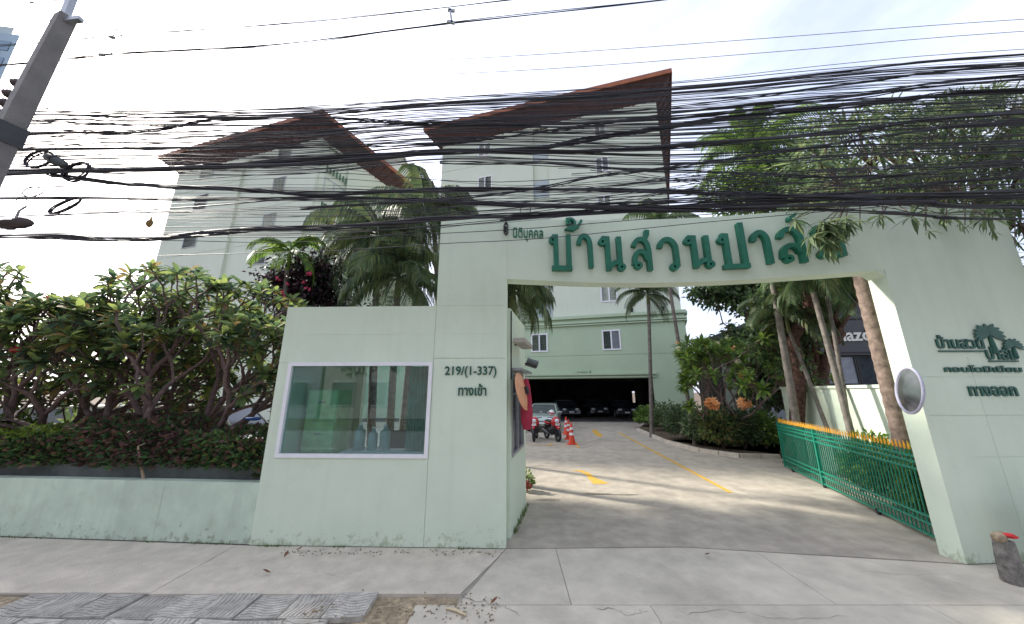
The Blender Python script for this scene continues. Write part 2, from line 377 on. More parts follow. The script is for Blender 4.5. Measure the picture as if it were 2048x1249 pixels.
# pavement apron in front of the gateway, cast in panels
g = MB(); g.box((-16,2.7,-.12), (-1,4.2,-.10)); g.box((-16,4.2,-.12), (16,6.2,-.016)); g.box((-.56,4.0,-.12), (16,4.195,-.017)); g.box((-.98,2.7,-.12), (16,3.98,-.018)); side = struct(g.obj('pavement', MATS['joint_filler']))
fy = lambda x: interp(FAC, x)
def panel(x0, x1, y0, m, skew=0, x1t=None):
    xt = x1 if x1t is None else x1t
    mid = [(x, fy(x)-.012) for x, _ in FAC if x0+.01 < x < xt-.01]
    quad_slab(side, 'concrete_panel', [(x0, y0), (x1, y0), (xt, fy(xt)-.012)]+mid[::-1]+[(x0 if skew == 0 else x0+skew, fy(x0+skew)-.012)], -.003, m, th=.09)
panel(-13, -7.4, 4.21, M_CONCL); panel(-7.393, -3.9, 4.21, M_CONCL); panel(-3.893, -.556, 4.19, M_CONCL, 0, -.086)
panel(-.55, .60, 4.0, M_CONC, .47, .60); panel(.606, 3.3, 4.0, M_CONC); panel(3.306, 6.0, 4.0, M_CONC); panel(6.006, 12, 4.0, M_CONCL)
for x0, x1 in ((-.98, 1.4), (1.406, 4.2), (4.206, 7.3), (7.306, 12)):
    quad_slab(side, 'concrete_panel', [(x0, 2.75), (x1, 2.75), (x1, 3.994), (x0, 3.994)], -.004, M_CONC, th=.09)
crack([(925,1195),(960,1205),(1010,1211),(1040,1232)], .008, 4, side, .001); crack([(1190,1213),(1235,1219),(1252,1231),(1300,1222)], .007, 5, side, .001)
crack([(1370,1226),(1470,1222),(1560,1238),(1700,1234)], .005, 6, side, .001); crack([(1700,1140),(1800,1150),(1900,1148)], .005, 7, side, .001); crack([(560,1150),(640,1146),(700,1160)], .003, 8, side, .001)
# wave-grooved pavers, some sunk or missing, sand between
g = MB(); n = 26
for i in range(60):
    for j in range(8):
        pass
vs = []; nx, ny = 90, 16
for j in range(ny+1):
    for i in range(nx+1):
        x = -13+i*12.5/nx; y = 2.7+j*1.62/ny
        vs.append((x, y, -.038+.03*noise.noise(Vector((x*2.1, y*2.1, 1)))+.008*noise.noise(Vector((x*9, y*9, 4)))))
g.add(vs, [(j*(nx+1)+i, j*(nx+1)+i+1, (j+1)*(nx+1)+i+1, (j+1)*(nx+1)+i) for j in range(ny) for i in range(nx)], 0, True)
stuff(g.obj('sand_bed', M_SAND, side))
def paver_mesh():
    s = .40; b = MB(); b.box((0,0,-.05), (s,s,-.004))
    # raised wavy ribs, two facing fans of arcs
    for k in range(9):
        pts = []
        for i in range(9):
            t = i/8; x = .012+t*(s-.024); y = .02+k*.042+.022*math.sin(t*math.pi*2+k*.25)
            pts.append((x, min(max(y, .01), s-.01), -.003))
        for p, q in zip(pts, pts[1:]): b.bar(p, q, .024, .010)
    return b.mesh('paver', M_TILE)
PM = [paver_mesh()]
rr = random.Random(5)
for j in range(3):
    for i in range(24):
        x = -1.42-.416*(i+1)+(.1*j); y = 3.80-.416*j
        if x > -2.6+.25*j and rr.random() < (.5 if j else .35): continue
        if rr.random() < .04: continue
        o = link('paver', PM[0], side)
        lift = rr.uniform(-.012, .004)
        o.location = (x+.2, y+.2, lift); o.rotation_euler = (rr.gauss(0, .016), rr.gauss(0, .018), rr.gauss(0, .012)+(math.pi/2 if (i+j) % 2 else 0))
        o.location = (x + (.4 if (i+j) % 2 else 0), y, lift)
g = MB(); g.box((-40,2.5,-.2), (-1.0,2.68,.02)); g.box((7.5,2.5,-.2), (40,2.68,.02)); struct(g.obj('kerb', M_CONC))

# painted marks on the drive (thin sheets)
def mark(pts, z=.004): return MB().add([(p[0], p[1], z) for p in pts], [list(range(len(pts)))])
def markpx(px, name='painted_marking', z=.004):
    p = [gp(*q) for q in px]
    ar = sum(p[i].x*p[(i+1) % len(p)].y-p[(i+1) % len(p)].x*p[i].y for i in range(len(p)))
    if ar < 0: p = p[::-1]
    o = mark(p, z).obj(name, M_YELLOW, drive); return o
a, b = gp(1238, 866), gp(1462, 986)
d = (b-a).normalized(); w = Vector((d.y, -d.x, 0))*.055
mark([a-w, a+w, b+w, b-w][::-1] if (b-a).cross(w).z < 0 else [a-w, b-w, b+w, a+w]).obj('painted_line', M_YELLOW, drive)
markpx([(1140,941),(1163,941),(1180,947),(1188,955),(1219,968),(1188,969),(1178,960),(1172,950),(1160,944)], 'painted_arrow')
markpx([(1183,860),(1193,860),(1199,866),(1205,871),(1204,875),(1195,873),(1188,868)], 'painted_arrow')
def pline(q0, q1, w):
    a, b = gp(*q0), gp(*q1); d = (b-a).normalized(); w = Vector((d.y, -d.x, 0))*w/2
    p = [a-w, b-w, b+w, a+w]
    ar = sum(p[i].x*p[(i+1) % 4].y-p[(i+1) % 4].x*p[i].y for i in range(4))
    mark(p if ar > 0 else p[::-1]).obj('painted_line', M_YELLOW, drive)
pline((1052,889), (1150,894), .07); pline((1095,893), (1105,886), .07); pline((1146,880), (1158,897), .09)

# ================================================================ GATEWAY ARCH
PF = Plane((-3.71, 5.36), (3.63, -.11))            # guardhouse front and left pier
PS = Plane((-.08, 5.25), (.35, 1.85))              # guardhouse side, facing the drive
PR = Plane((5.71, 4.82), (2.35, .13))              # right pillar
PB1 = Plane((-.08, 5.25), (2.48, .05)); PB2 = Plane((2.4, 5.30), (3.31, -.48))
ZT = 5.03
arch = thing('entrance_gateway', 'pale mint green concrete gateway arch spanning the driveway with raised green lettering', 'gateway', (-.08, 5.4, 0))
def part(mb, name, m, parent):
    mb.v = [tuple(Vector(v)-parent.location) for v in mb.v] if parent.type == 'EMPTY' and parent.rotation_euler.z == 0 else mb.v
    return mb.obj(name, m, parent)
gr = .014
def hpx(pl, px, py): return pl.hit(px, py)
z716 = hpx(PF, 950, 718)[1]; 
u_p0 = hpx(PF, 868, 700)[0]
mb = MB()
wallgrid(mb, PF, u_p0, 3.63, 0, ZT, .26, recess=[(u_p0+.005, 3.60, z716, z716+gr, .012), (u_p0+.1, 3.55, 3.0, 3.006, .004), (u_p0, u_p0+.008, 0, ZT, .006), (u_p0, 3.6, 3.47, 3.476, .004)])
part(mb, 'pier', M_WALL, arch)
mb = MB(); UR = 2.354
wallgrid(mb, PR, 0, UR, 0, ZT, .26, recess=[(.1, UR, hpx(PR,1900,755)[1], hpx(PR,1900,755)[1]+.008, .006), (.05, UR, hpx(PR,1950,832)[1], hpx(PR,1950,832)[1]+.010, .008), (.5, UR, hpx(PR,1980,915)[1], hpx(PR,1980,915)[1]+.008, .006), (.9, .906, .2, 2.6, .004)])
part(mb, 'pillar', M_WALL, arch)
# beam: swept between pier and pillar, soffit sagging slightly, top level
xs = [-.08+i*(5.71+.08)/24 for i in range(25)]
def by(x): return lerp(5.25, 4.82, (x+.08)/5.79)+.26*math.sin(math.pi*min(1, max(0, (x+.08)/5.79)))*(1-.25*((x+.08)/5.79))
def bz(x):
    t = (x+.08)/5.79; return 3.925-.055*math.sin(math.pi*t)
mb = MB(); vs = []
for x in xs:
    y = by(x); vs += [(x, y, bz(x)), (x, y, ZT), (x, y+.26, ZT), (x, y+.26, bz(x))]
fs = []
for i in range(24):
    a = i*4; b = a+4
    fs += [(a, b, b+1, a+1), (a+1, b+1, b+2, a+2), (a+2, b+2, b+3, a+3), (a+3, b+3, b, a)]
fs += [(0, 1, 2, 3), (99, 98, 97, 96)]
mb.add(vs, fs); part(mb, 'beam', M_WALL, arch)
mb = MB(); mb.add([(5.58,by(5.58)+.01,3.93),(5.705,by(5.7)+.01,3.93),(5.705,by(5.7)+.01,3.82),(5.58,by(5.58)+.25,3.93),(5.705,by(5.7)+.25,3.93),(5.705,by(5.7)+.25,3.82)],
    [(2,1,0),(3,4,5),(0,3,5,2),(0,1,4,3),(1,2,5,4)]); part(mb, 'haunch', M_WALL, arch)

class Curved:                                       # letter plane following the bowed beam
    def hit(s, px, py):
        d = ray(px, py); t = 5.0/d.y
        for _ in range(30): t = by(d.x*t)/d.y
        return d.x*t, CAM_H+d.z*t
    def pt(s, u, z, off=0): return Vector((u, by(u)-off, z))
PC = Curved()
def txt(pl, text, box, name, m, parent, depth, bold=0.0):
    o = place_text(pl, text, box, name, m, None, depth, bold)
    if parent:
        me = o.data
        for v in me.vertices: v.co -= parent.location
        o.parent = parent
    return o
BIG = [('บ',(1100,473,1142,544)),('้',(1128,441,1163,466)),('า',(1154,473,1184,540)),('น',(1197,478,1247,546)),('ส',(1261,465,1298,546)),('ว',(1314,480,1354,545)),
       ('น',(1367,476,1422,541)),('ป',(1434,451,1488,542)),('า',(1500,466,1537,533)),('ล',(1552,459,1603,531)),('์',(1566,432,1588,448)),('ม',(1622,456,1682,519))]
# strokes of the looped display letters, unit boxes: ('o', x, y, r) is a head loop
def arc(cx, cy, rx, ry, a0, a1, n=9): return [(cx+rx*math.cos(R(lerp(a0, a1, i/n))), cy+ry*math.sin(R(lerp(a0, a1, i/n)))) for i in range(n+1)]
GL_ = {
 'บ': [('o',.13,.84), [(.10,.93),(.27,.93),(.27,.06)], [(.06,.06),(1.0,.06)], [(.87,.06),(.87,1.0)]],
 '้': [('o',.22,.66), [(.08,.9)]+arc(.3,.62,.28,.34,100,-60,7)+[(.10,.14),(.45,.12),(.78,.40),(.97,.86)]],
 'า': [[(.10,.70)]+arc(.46,.66,.38,.30,150,0,9)+[(.84,.02)]],
 'น': [('o',.15,.86), [(.12,.96),(.34,.95),(.34,.03)], [(.80,1.0),(.80,.16)], ('o',.84,.12), [(.34,.10),(.56,.24),(.80,.26)]],
 'ส': [[(.12,.60)]+arc(.50,.56,.38,.22,150,10,9)+[(.90,.50),(.90,.02)], [(.72,.76),(.86,.88),(.90,1.0)], ('o',.28,.14), [(.10,.16)]+arc(.46,.28,.32,.20,170,10,9)+[(.90,.28)]],
 'ว': [[(.10,.70)]+arc(.48,.66,.40,.30,150,0,9)+[(.88,.12)], ('o',.72,.12)],
 'ป': [('o',.13,.64), [(.10,.74),(.27,.73),(.27,.06)], [(.06,.06),(1.0,.06)], [(.87,.06),(.87,1.0)]],
 'ล': [[(.10,.72)]+arc(.48,.66,.40,.30,150,0,9)+[(.88,.02)], ('o',.28,.14), [(.10,.16)]+arc(.46,.30,.32,.20,170,10,9)+[(.88,.30)]],
 '์': [('o',.40,.34), [(.22,.50),(.55,.62),(.90,.95)]],
 'ม': [('o',.15,.86), [(.12,.96),(.34,.95),(.34,.14)], ('o',.22,.12), [(.30,.10),(.56,.16),(.82,.06)], [(.84,1.0),(.84,.02)]],
}
def big_letter(ch, bx, k0):
    ym = (bx[1]+bx[3])/2; xm = (bx[0]+bx[2])/2
    ua, ub = PC.hit(bx[0], ym)[0], PC.hit(bx[2], ym)[0]; za, zb = PC.hit(xm, bx[3])[1], PC.hit(xm, bx[1])[1]
    small = ch in '้์'; w = .042 if small else .078; mb = MB(); dep = .085
    for k, st in enumerate(GL_[ch]):
        d1 = dep+.0012*k
        if st[0] == 'o':
            cx, cz = lerp(ua, ub, st[1]), lerp(za, zb, st[2]); ro, ri = (.042, .014) if small else (.068, .022); n = 16; v = []
            for rr_, off in ((ro, d1), (ri, d1), (ri, .003), (ro, .003)):
                v += [PC.pt(cx+rr_*math.cos(2*math.pi*i/n), cz+rr_*math.sin(2*math.pi*i/n), off) for i in range(n)]
            f = []
            for q in range(3): f += [(q*n+i, q*n+(i+1) % n, (q+1)*n+(i+1) % n, (q+1)*n+i) for i in range(n)]
            f = [x[::-1] for x in f]+[(3*n+i, 3*n+(i+1) % n, (i+1) % n, i) for i in range(n)]
            mb.add(v, f); continue
        P = [Vector((lerp(ua, ub, x), lerp(za, zb, y))) for x, y in st]
        lo, hi = [], []
        for i, p in enumerate(P):
            d0 = (p-P[i-1]).normalized() if i else (P[1]-p).normalized(); d2 = (P[i+1]-p).normalized() if i < len(P)-1 else d0
            t = (d0+d2); t = t.normalized() if t.length > .2 else d0; nn = Vector((-t.y, t.x)); m_ = w/2/max(.6, nn.dot(Vector((-d0.y, d0.x))))
            lo.append(p-nn*m_); hi.append(p+nn*m_)
        n = len(P); v = [PC.pt(q.x, q.y, o_) for o_ in (d1, .003) for q in lo+hi[::-1]]; m2 = 2*n
        f = [(i, i+1, m2-2-i, m2-1-i) for i in range(n-1)]+[(m2+i+1, m2+i, m2+m2-1-i, m2+m2-2-i) for i in range(n-1)]
        f += [(i, m2+i, m2+(i+1) % m2, (i+1) % m2) for i in range(m2)]
        mb.add(v, f)
    part(mb, 'letter', M_GLETTER, arch)
for k, (ch, bx) in enumerate(BIG): big_letter(ch, bx, k)
txt(PC, 'นิติบุคคล', (1026,457,1086,484), 'lettering', M_GLETTER, arch, .015, .012)
txt(PF, '219/(1-337)', (890,733,993,756), 'number', M_DLETTER, arch, .02, .014)
txt(PF, 'ทางเข้า', (917,768,973,792), 'lettering', M_DLETTER, arch, .02, .02)
# right pillar logo
txt(PR, 'บ้านสวน', (1870,671,1964,698), 'lettering', M_DLETTER, arch, .02, .028)
txt(PR, 'ปาล์ม', (1969,694,2031,720), 'lettering', M_DLETTER, arch, .02, .028)
txt(PR, 'คอนโดมิเนียม', (1886,731,2040,745), 'lettering', M_DLETTER, arch, .02, .03)
txt(PR, 'ทางออก', (1936,773,2032,793), 'lettering', M_DLETTER, arch, .02, .03)
def plane_bar(pl, a, b, w, dep, mb):
    (u0, z0), (u1, z1) = pl.hit(*a), pl.hit(*b)
    mb.bar(pl.pt(u0, z0, dep/2), pl.pt(u1, z1, dep/2), dep, w); return mb
mb = MB(); plane_bar(PR, (1876,703), (1966,703), .022, .02, mb); part(mb, 'underline', M_DLETTER, arch)
mb = MB(); plane_bar(PR, (1976,723), (2034,723), .022, .02, mb); part(mb, 'underline', M_DLETTER, arch)
def palm_logo(cx, cy, s, base, mbk):
    u, z = PR.hit(cx, cy); ub, zb = PR.hit(*base); m_ = MB()
    angs = [95, 62, 40, 18, -2, -22, 128, 150, 168, 186, 205]
    for k, a in enumerate(angs):
        a = R(a); L = s*(1.0 if k else .8); off = .006+.0012*k
        pts = []
        for i in range(7):
            t = i/6; aa = a; x = math.cos(aa)*L*t; y = math.sin(aa)*L*t*.72-.10*s*t*t*2*abs(math.cos(aa)); w = s*.15*math.sin(math.pi*min(1, t*.82+.12))
            nx, ny = -math.sin(aa), math.cos(aa); pts.append((x, y, nx*w, ny*w))
        lo = [(p[0]-p[2], p[1]-p[3]) for p in pts]; hi = [(p[0]+p[2], p[1]+p[3]) for p in pts]
        pol = lo+hi[::-1]; n_ = len(pol)
        v = [PR.pt(u+p[0], z+p[1], off) for p in pol]+[PR.pt(u+p[0], z+p[1], off+.012) for p in pol]
        m_.add(v, [list(range(n_, 2*n_))]+[(i, (i+1) % n_, n_+(i+1) % n_, n_+i) for i in range(n_)])
    pts = [PR.pt(lerp(u, ub, t)+.02*s*math.sin(t*3), lerp(z, zb, t), .012) for t in [i/6 for i in range(7)]]
    m_.tube(pts, [.016*s/.2+.004*t for t in range(7)], 6)
    part(m_, 'palm_emblem', M_DLETTER, arch)
palm_logo(1974, 667, .255, (1988, 708), None); palm_logo(2022, 690, .165, (2029, 716), None)
# black hexagonal lamp bracket and the sagging bracket on top
m_ = MB(); c = PC.hit(1012, 460)
m_.v = []; 
lb = thing('wall_bracket', 'small black frame-shaped bracket fixed high on the left of the gateway', 'bracket', PF.pt(PF.hit(1012,460)[0], PF.hit(1012,460)[1], 0))
u0, z0 = PF.hit(1012, 460); pts = [(-.034,.05),(0,.12),(.034,.07),(.034,-.08),(0,-.12),(-.034,-.06)]
for i in range(6):
    p, q = pts[i], pts[(i+1) % 6]
    m_.bar(PF.pt(u0+p[0], z0+p[1], .04), PF.pt(u0+q[0], z0+q[1], .04), .03, .018)
m_.bar(PF.pt(u0, z0+.1, .0), PF.pt(u0, z0+.1, .045), .02, .02)
part(m_, 'frame', M_DARK, lb)
m_ = MB(); m_.bar(PF.pt(u0-.01, z0, .002), PF.pt(u0-.01, z0, .03), .05, .10); part(m_, 'mounting_plate', M_DARK, lb)

# ================================================================ GUARDHOUSE
gh = thing('guardhouse', 'mint green guardhouse with a big white-framed window left of the gateway', 'guardhouse', (-2, 6.2, 0))
uw0, uw1 = PF.hit(578, 800)[0]-.02, PF.hit(857, 800)[0]; zw0 = PF.hit(700, 911)[1]; zw1 = PF.hit(720, 729)[1]
uw0 = (PF.hit(580, 732)[0]+PF.hit(558, 905)[0])/2; uw1 = (PF.hit(866, 730)[0]+PF.hit(847, 915)[0])/2
ZG = 3.47
mb = MB()
wallgrid(mb, PF, 0, u_p0-.002, 0, ZG, .16, holes=[(uw0, uw1, zw0, zw1)], recess=[(.0, uw0-.01, zw1+.02, zw1+.032, .008), (.3, u_p0-.01, 3.0, 3.006, .004)])
part(mb, 'front_wall', M_WALL, gh)
mb = MB(); SL = 1.88; su0, su1, sz0, sz1 = .42, 1.55, 1.12, 2.42
wallgrid(mb, PS, .262, SL, 0, ZG+.02, .14, holes=[(su0, su1, sz0, sz1)]); part(mb, 'side_wall', M_WALL, gh)
BL = (-3.45, 7.35); BR = (.13, 7.12)
PK = Plane(BL, (BR[0]-BL[0], BR[1]-BL[1])); LB = math.hypot(BR[0]-BL[0], BR[1]-BL[1])
mb = MB(); wallgrid(mb, PK, 0, LB, 0, ZG, .12, holes=[(.25, 1.55, 1.0, 2.8), (1.9, 3.2, 1.0, 2.8)], front_off=0); part(mb, 'back_wall', M_WALL, gh)  # rear openings added and widened to let daylight into the room
PL = Plane((-3.45, 7.35), (-.26, -1.99)); mb = MB(); wallgrid(mb, PL, 0, 1.98, 0, ZG, .12); part(mb, 'end_wall', M_WALL, gh)
mb = MB(); mb.prism([(-3.68,5.40), (-1.30,5.33), (-1.26,5.6), (-.0,5.57), (.12,7.08), (-3.42,7.3)], ZG-.14, ZG-.02); part(mb, 'roof', M_WALL, gh)
mb = MB(); mb.prism([(-3.6,5.55), (-.2,5.55), (.0,7.1), (-3.4,7.2)], .01, .12); part(mb, 'room_floor', M_CONC, gh)
def frame(pl, u0, u1, z0, z1, w, off0, off1, m, name, parent, mull=()):
    mb = MB()
    def bx(a, b, c, d, o0=off0, o1=off1):
        v = [pl.pt(u, z, o) for o in (o1, o0) for (u, z) in ((a,c),(b,c),(b,d),(a,d))]
        mb.add(v, [(0,1,2,3),(7,6,5,4),(0,4,5,1),(1,5,6,2),(2,6,7,3),(3,7,4,0)])
    bx(u0, u1, z0, z0+w); bx(u0, u1, z1-w, z1); bx(u0, u0+w, z0+w, z1-w); bx(u1-w, u1, z0+w, z1-w)
    for mu in mull: bx(mu-w/2, mu+w/2, z0+w, z1-w, off0+.004, off1-.004)
    return part(mb, name, m, parent) if parent.type == 'EMPTY' else mb.obj(name, m, parent)
def pane(pl, u0, u1, z0, z1, off, m, parent, ref=None, name='pane'):
    v = [pl.pt(u, z, o) for o in (off, off-.006) for (u, z) in ((u0,z0),(u1,z0),(u1,z1),(u0,z1))]
    if ref is not None: v = [p-ref for p in v]
    return MB().add(v, [(0,1,2,3),(7,6,5,4),(0,4,5,1),(1,5,6,2),(2,6,7,3),(3,7,4,0)]).obj(name, m, parent)
w1 = frame(PF, uw0-.03, uw1+.03, zw0-.035, zw1+.03, .055, -.05, .025, M_WHITE, 'window', gh)
pane(PF, uw0+.02, uw1-.02, zw0+.02, zw1-.02, -.02, M_GLASS, w1, gh.location)
w2 = frame(PS, su0-.02, su1+.02, sz0-.02, sz1+.02, .05, -.06, .02, M_STEEL, 'window', gh, mull=((su0+su1)/2,))
pane(PS, su0+.03, (su0+su1)/2-.02, sz0+.03, sz1-.03, -.02, M_GLASSD, w2, gh.location)
pane(PS, (su0+su1)/2+.02, su1-.03, sz0+.03, sz1-.03, -.03, M_GLASSD, w2, gh.location)
mb = MB(); mb.bar(PS.pt(su0-.08, 2.47, .08), PS.pt(su1+.1, 2.47, .08), .2, .04); part(mb, 'window_hood', M_STEEL, gh)
mb = MB(); mb.bar(PS.pt(.3, 2.3, .012), PS.pt(.3, ZG-.02, .012), .02, .02); part(mb, 'conduit', M_DARK, gh)
# things inside the guardhouse
def P_in(px, py, d):                                   # point inside the room on the sight line through the window
    return at(px, py, 5.33+d)
fc = thing('filing_cabinet', 'pale green four-drawer metal cabinet behind the left side of the guardhouse window', 'cabinet', (-3.45, 5.85, .12))
mb = MB(); mb.box((-.0,-.02,0), (.52,.45,2.02)); mb.obj('body', mat('cabinet_green', (.42,.68,.36), .45), fc)
for k in range(4): 
    mb = MB(); mb.box((.015,-.045,.03+k*.5), (.505,-.022,.50+k*.5)); d_ = mb.obj('drawer', MATS['cabinet_green'], fc)
    mb = MB(); mb.box((.2,-.062,.3+k*.5), (.32,-.047,.33+k*.5)); mb.obj('handle', M_STEEL, d_)
M_TEAL = mat('teal_curtain', (.10,.38,.33), .8, var=.15, nscale=4, trans=.3)
def curtain(x0, x1, y, z0, z1, lab, m, n=46):
    mb = MB(); vs = []
    for i in range(n+1):
        x = lerp(x0, x1, i/n); yy = y+.028*math.sin(i*1.35)+.01*math.sin(i*.5)
        vs += [(x, yy, z0), (x, yy, z1)]
    mb.add(vs, [(2*i, 2*i+2, 2*i+3, 2*i+1) for i in range(n)], 0, True)
    return tag(mb.obj('curtain', m), lab, 'curtain')
curtain(-1.72, -1.28, 5.72, 1.0, 2.52, 'teal curtain gathered at the right edge of the guardhouse window', M_TEAL)
ch = thing('office_chair', 'dark swivel chair inside the guardhouse beside the cabinet', 'chair', (-2.05, 6.2, .12))
mb = MB(); mb.box((-.24,-.22,.45), (.24,.24,.53)); mb.obj('seat', M_DARK, ch)
mb = MB(); mb.box((-.22,.2,.62), (.22,.27,1.3)); mb.obj('backrest', M_DARK, ch)
mb = MB(); mb.tube([(0,0,.05),(0,0,.45)], .03, 8)
for k in range(5): a = k*math.pi*2/5; mb.bar((0,0,.07), (math.cos(a)*.3, math.sin(a)*.3, .05), .04, .03)
mb.obj('base', M_STEEL, ch)
tb = thing('desk', 'light desk with a white top under the guardhouse window', 'desk', (-2.3, 5.62, .12))
mb = MB(); mb.box((-.42,0,1.02), (.9,.42,1.06)); mb.obj('desk_top', M_WHITE, tb)
for x in (-.4, .84):
    mb = MB(); mb.box((x,.02,0), (x+.04,.4,1.02)); mb.obj('leg', M_STEEL, tb)
for k, (x, h, r) in enumerate(((-2.52,.42,.09),(-2.30,.36,.075),(-2.1,.40,.085))):
    t_ = thing('water_bottle', ('tall pale plastic water bottle nearest the cabinet behind the guardhouse window', 'short pale plastic water bottle between two taller ones on the guardhouse desk', 'pale plastic water bottle at the right of three on the guardhouse desk')[k], 'bottle', (x, 5.86, 1.18), 'water bottles in the guardhouse')
    mb = MB(); mb.tube([(0,0,0),(0,0,h*.7),(0,0,h*.8),(0,0,h*.92)], [r,r,r*.5,r*.3], 14); mb.obj('body', mat('bottle_plastic', (.40,.55,.55), .2, var=.08, trans=.3), t_)
    mb = MB(); mb.tube([(0,0,h*.92),(0,0,h)], r*.36, 12); mb.obj('cap', M_WHITE, t_)
fan = thing('wall_fan', 'round desk fan with a pale cage seen inside the guardhouse', 'fan', (-1.95, 6.9, 1.55))
mb = MB()
for k in range(14):
    a = k*math.pi/7; mb.tube([(0,-.08,0),(math.cos(a)*.14,-.09,math.sin(a)*.14),(math.cos(a)*.2,-.03,math.sin(a)*.2)], .004, 4)
for rr_ in (.1, .15, .2): mb.tube([(math.cos(t*math.pi/10)*rr_, -.085 if rr_ < .2 else -.03, math.sin(t*math.pi/10)*rr_) for t in range(21)], .004, 4)
mb.obj('cage', M_WHITE, fan)
mb = MB()
for k in range(3):
    a = k*2.094; mb.add([(0,-.05,0),(math.cos(a)*.17,-.06,math.sin(a)*.17),(math.cos(a+.6)*.16,-.04,math.sin(a+.6)*.16)], [(0,1,2)])
mb.obj('blade', M_TEAL, fan); mb = MB(); mb.ell((0,0,0), (.06,.08,.06)); mb.tube([(0,.02,0),(0,.05,-.3)], .02, 8); mb.obj('motor', M_WHITE, fan)
# fittings on the side of the guardhouse
fl = thing('floodlight', 'small grey box floodlight on the side of the guardhouse above the window', 'lamp', PS.pt(.75, 2.86, .0))
mb = MB(); mb.bar(PS.pt(.2, 2.93, .16)-fl.location, PS.pt(1.15, 2.93, .16)-fl.location, .2, .07); mb.obj('housing', mat('beige_grey', (.42,.38,.33), .6), fl)
mb = MB(); mb.bar(PS.pt(.7, 2.93, .0)-fl.location, PS.pt(.7, 2.93, .1)-fl.location, .04, .04); mb.obj('bracket', M_DARK, fl)
ev = thing('rain_hood', 'dark little tiled eave sticking out behind the guardhouse corner', 'canopy', (.32, 7.35, 2.7))
for k in range(3):
    mb = MB(); mb.tube([(.0,-.1+k*.13,.06+.0*k),(.24,-.1+k*.13,-.02)], .07, 8); mb.obj('tile', mat('grey_tile', (.10,.11,.12), .6), ev)
mb = MB(); mb.bar((-.05,.0,.0), (.2,.0,-.08), .3, .03); mb.obj('board', M_DARK, ev)
# orange round mirror back
c = at(1045, 783, 5.45); om = thing('convex_mirror', 'round traffic mirror with orange back at the corner of the guardhouse', 'mirror', c)
M_ORB = mat('faded_orange_back', (.70,.34,.18), .5, var=.1, nscale=8)
Mo = Matrix.Rotation(R(-14), 4, 'Y') @ Matrix.Rotation(R(72), 4, 'Z')    # dish axis mostly sideways
def dish(r, dep, flip=1):
    mb = MB(); vs = [(0, -dep*flip, 0)]; n = 32; fs = []
    for k in range(1, 5):
        for j in range(n):
            a = 2*math.pi*j/n; rk = r*k/4; vs.append((rk*math.cos(a), -dep*flip*(1-(k/4)**2), rk*math.sin(a)))
    for j in range(n): fs.append((0, 1+j, 1+(j+1) % n) if flip < 0 else (0, 1+(j+1) % n, 1+j))
    for k in range(3):
        for j in range(n):
            q = (1+k*n+j, 1+(k+1)*n+j, 1+(k+1)*n+(j+1) % n, 1+k*n+(j+1) % n); fs.append(q if flip < 0 else q[::-1])
    return mb.add(vs, fs, 0, True)
def ring(r, w, mb, n=32):
    return mb.tube([(r*math.cos(2*math.pi*i/n), 0, r*math.sin(2*math.pi*i/n)) for i in range(n+1)], w, 6, caps=False)
d_ = dish(.29, .05).xf(Mo); d_.obj('back', M_ORB, om)
ring(.29, .012, MB()).xf(Mo).obj('rim', M_ORB, om)
dd = dish(.28, .05, -1).xf(Mo @ Matrix.Translation((0,.006,0))); dd.obj('glass', mat('mirror_glass', (.8,.82,.85), .05, 1), om)
mb = MB(); mb.box((-.035,-.10,-.06), (.035,-.05,.06)); mb.xf(Mo); mb.obj('bracket', M_DARK, om)
mb = MB(); mb.tube([Mo @ Vector((0,-.08,0)), PS.pt(.35, c.z-.05, .01)-c], .014, 6); mb.obj('arm', M_STEEL, om)
# folded maroon umbrella hanging under the mirror
c = at(1053, 812, 5.55); um = thing('folded_umbrella', 'folded maroon umbrella hanging below the orange-backed mirror', 'umbrella', c)
mb = MB(); vs = []; n = 12
prof = [(.42,.03),(.3,.055),(.1,.075),(-.1,.085),(-.25,.08),(-.36,.05)]
for i, (z, r) in enumerate(prof):
    for j in range(n):
        a = 2*math.pi*j/n; rr_ = r*(1+.28*(j % 2)); vs.append((math.cos(a)*rr_, math.sin(a)*rr_, z))
mb.add(vs, [(i*n+j, (i+1)*n+j, (i+1)*n+(j+1) % n, i*n+(j+1) % n) for i in range(len(prof)-1) for j in range(n)], 0, True)
mb.obj('canopy', mat('maroon_cloth', (.35,.02,.05), .8, var=.15, nscale=20), um)
mb = MB(); mb.tube([(0,0,.5),(0,0,-.42)], .01, 6); mb.obj('shaft', M_STEEL, um)

# right mirror with hooded housing
c = at(1818, 781, 4.62); rm = thing('convex_mirror', 'round grey traffic mirror on the sunlit edge of the right pillar', 'mirror', c)
Mr = Matrix.Rotation(R(-116), 4, 'Z') @ Matrix.Rotation(R(-8), 4, 'X')
ring(.30, .018, MB()).xf(Mr).obj('rim', mat('lilac_grey_rim', (.42,.42,.52), .4), rm)
dish(.30, .05).xf(Mr).obj('glass', mat('mirror_haze', (.55,.56,.60), .22, .9), rm)
dish(.31, .09, -1).xf(Mr @ Matrix.Translation((0,.012,0))).obj('back', MATS['lilac_grey_rim'], rm)
mb = MB(); mb.tube([Mr @ Vector((0,.1,0)), PR.pt(.03, c.z, .0)-c], .025, 8); mb.obj('arm', M_STEEL, rm)

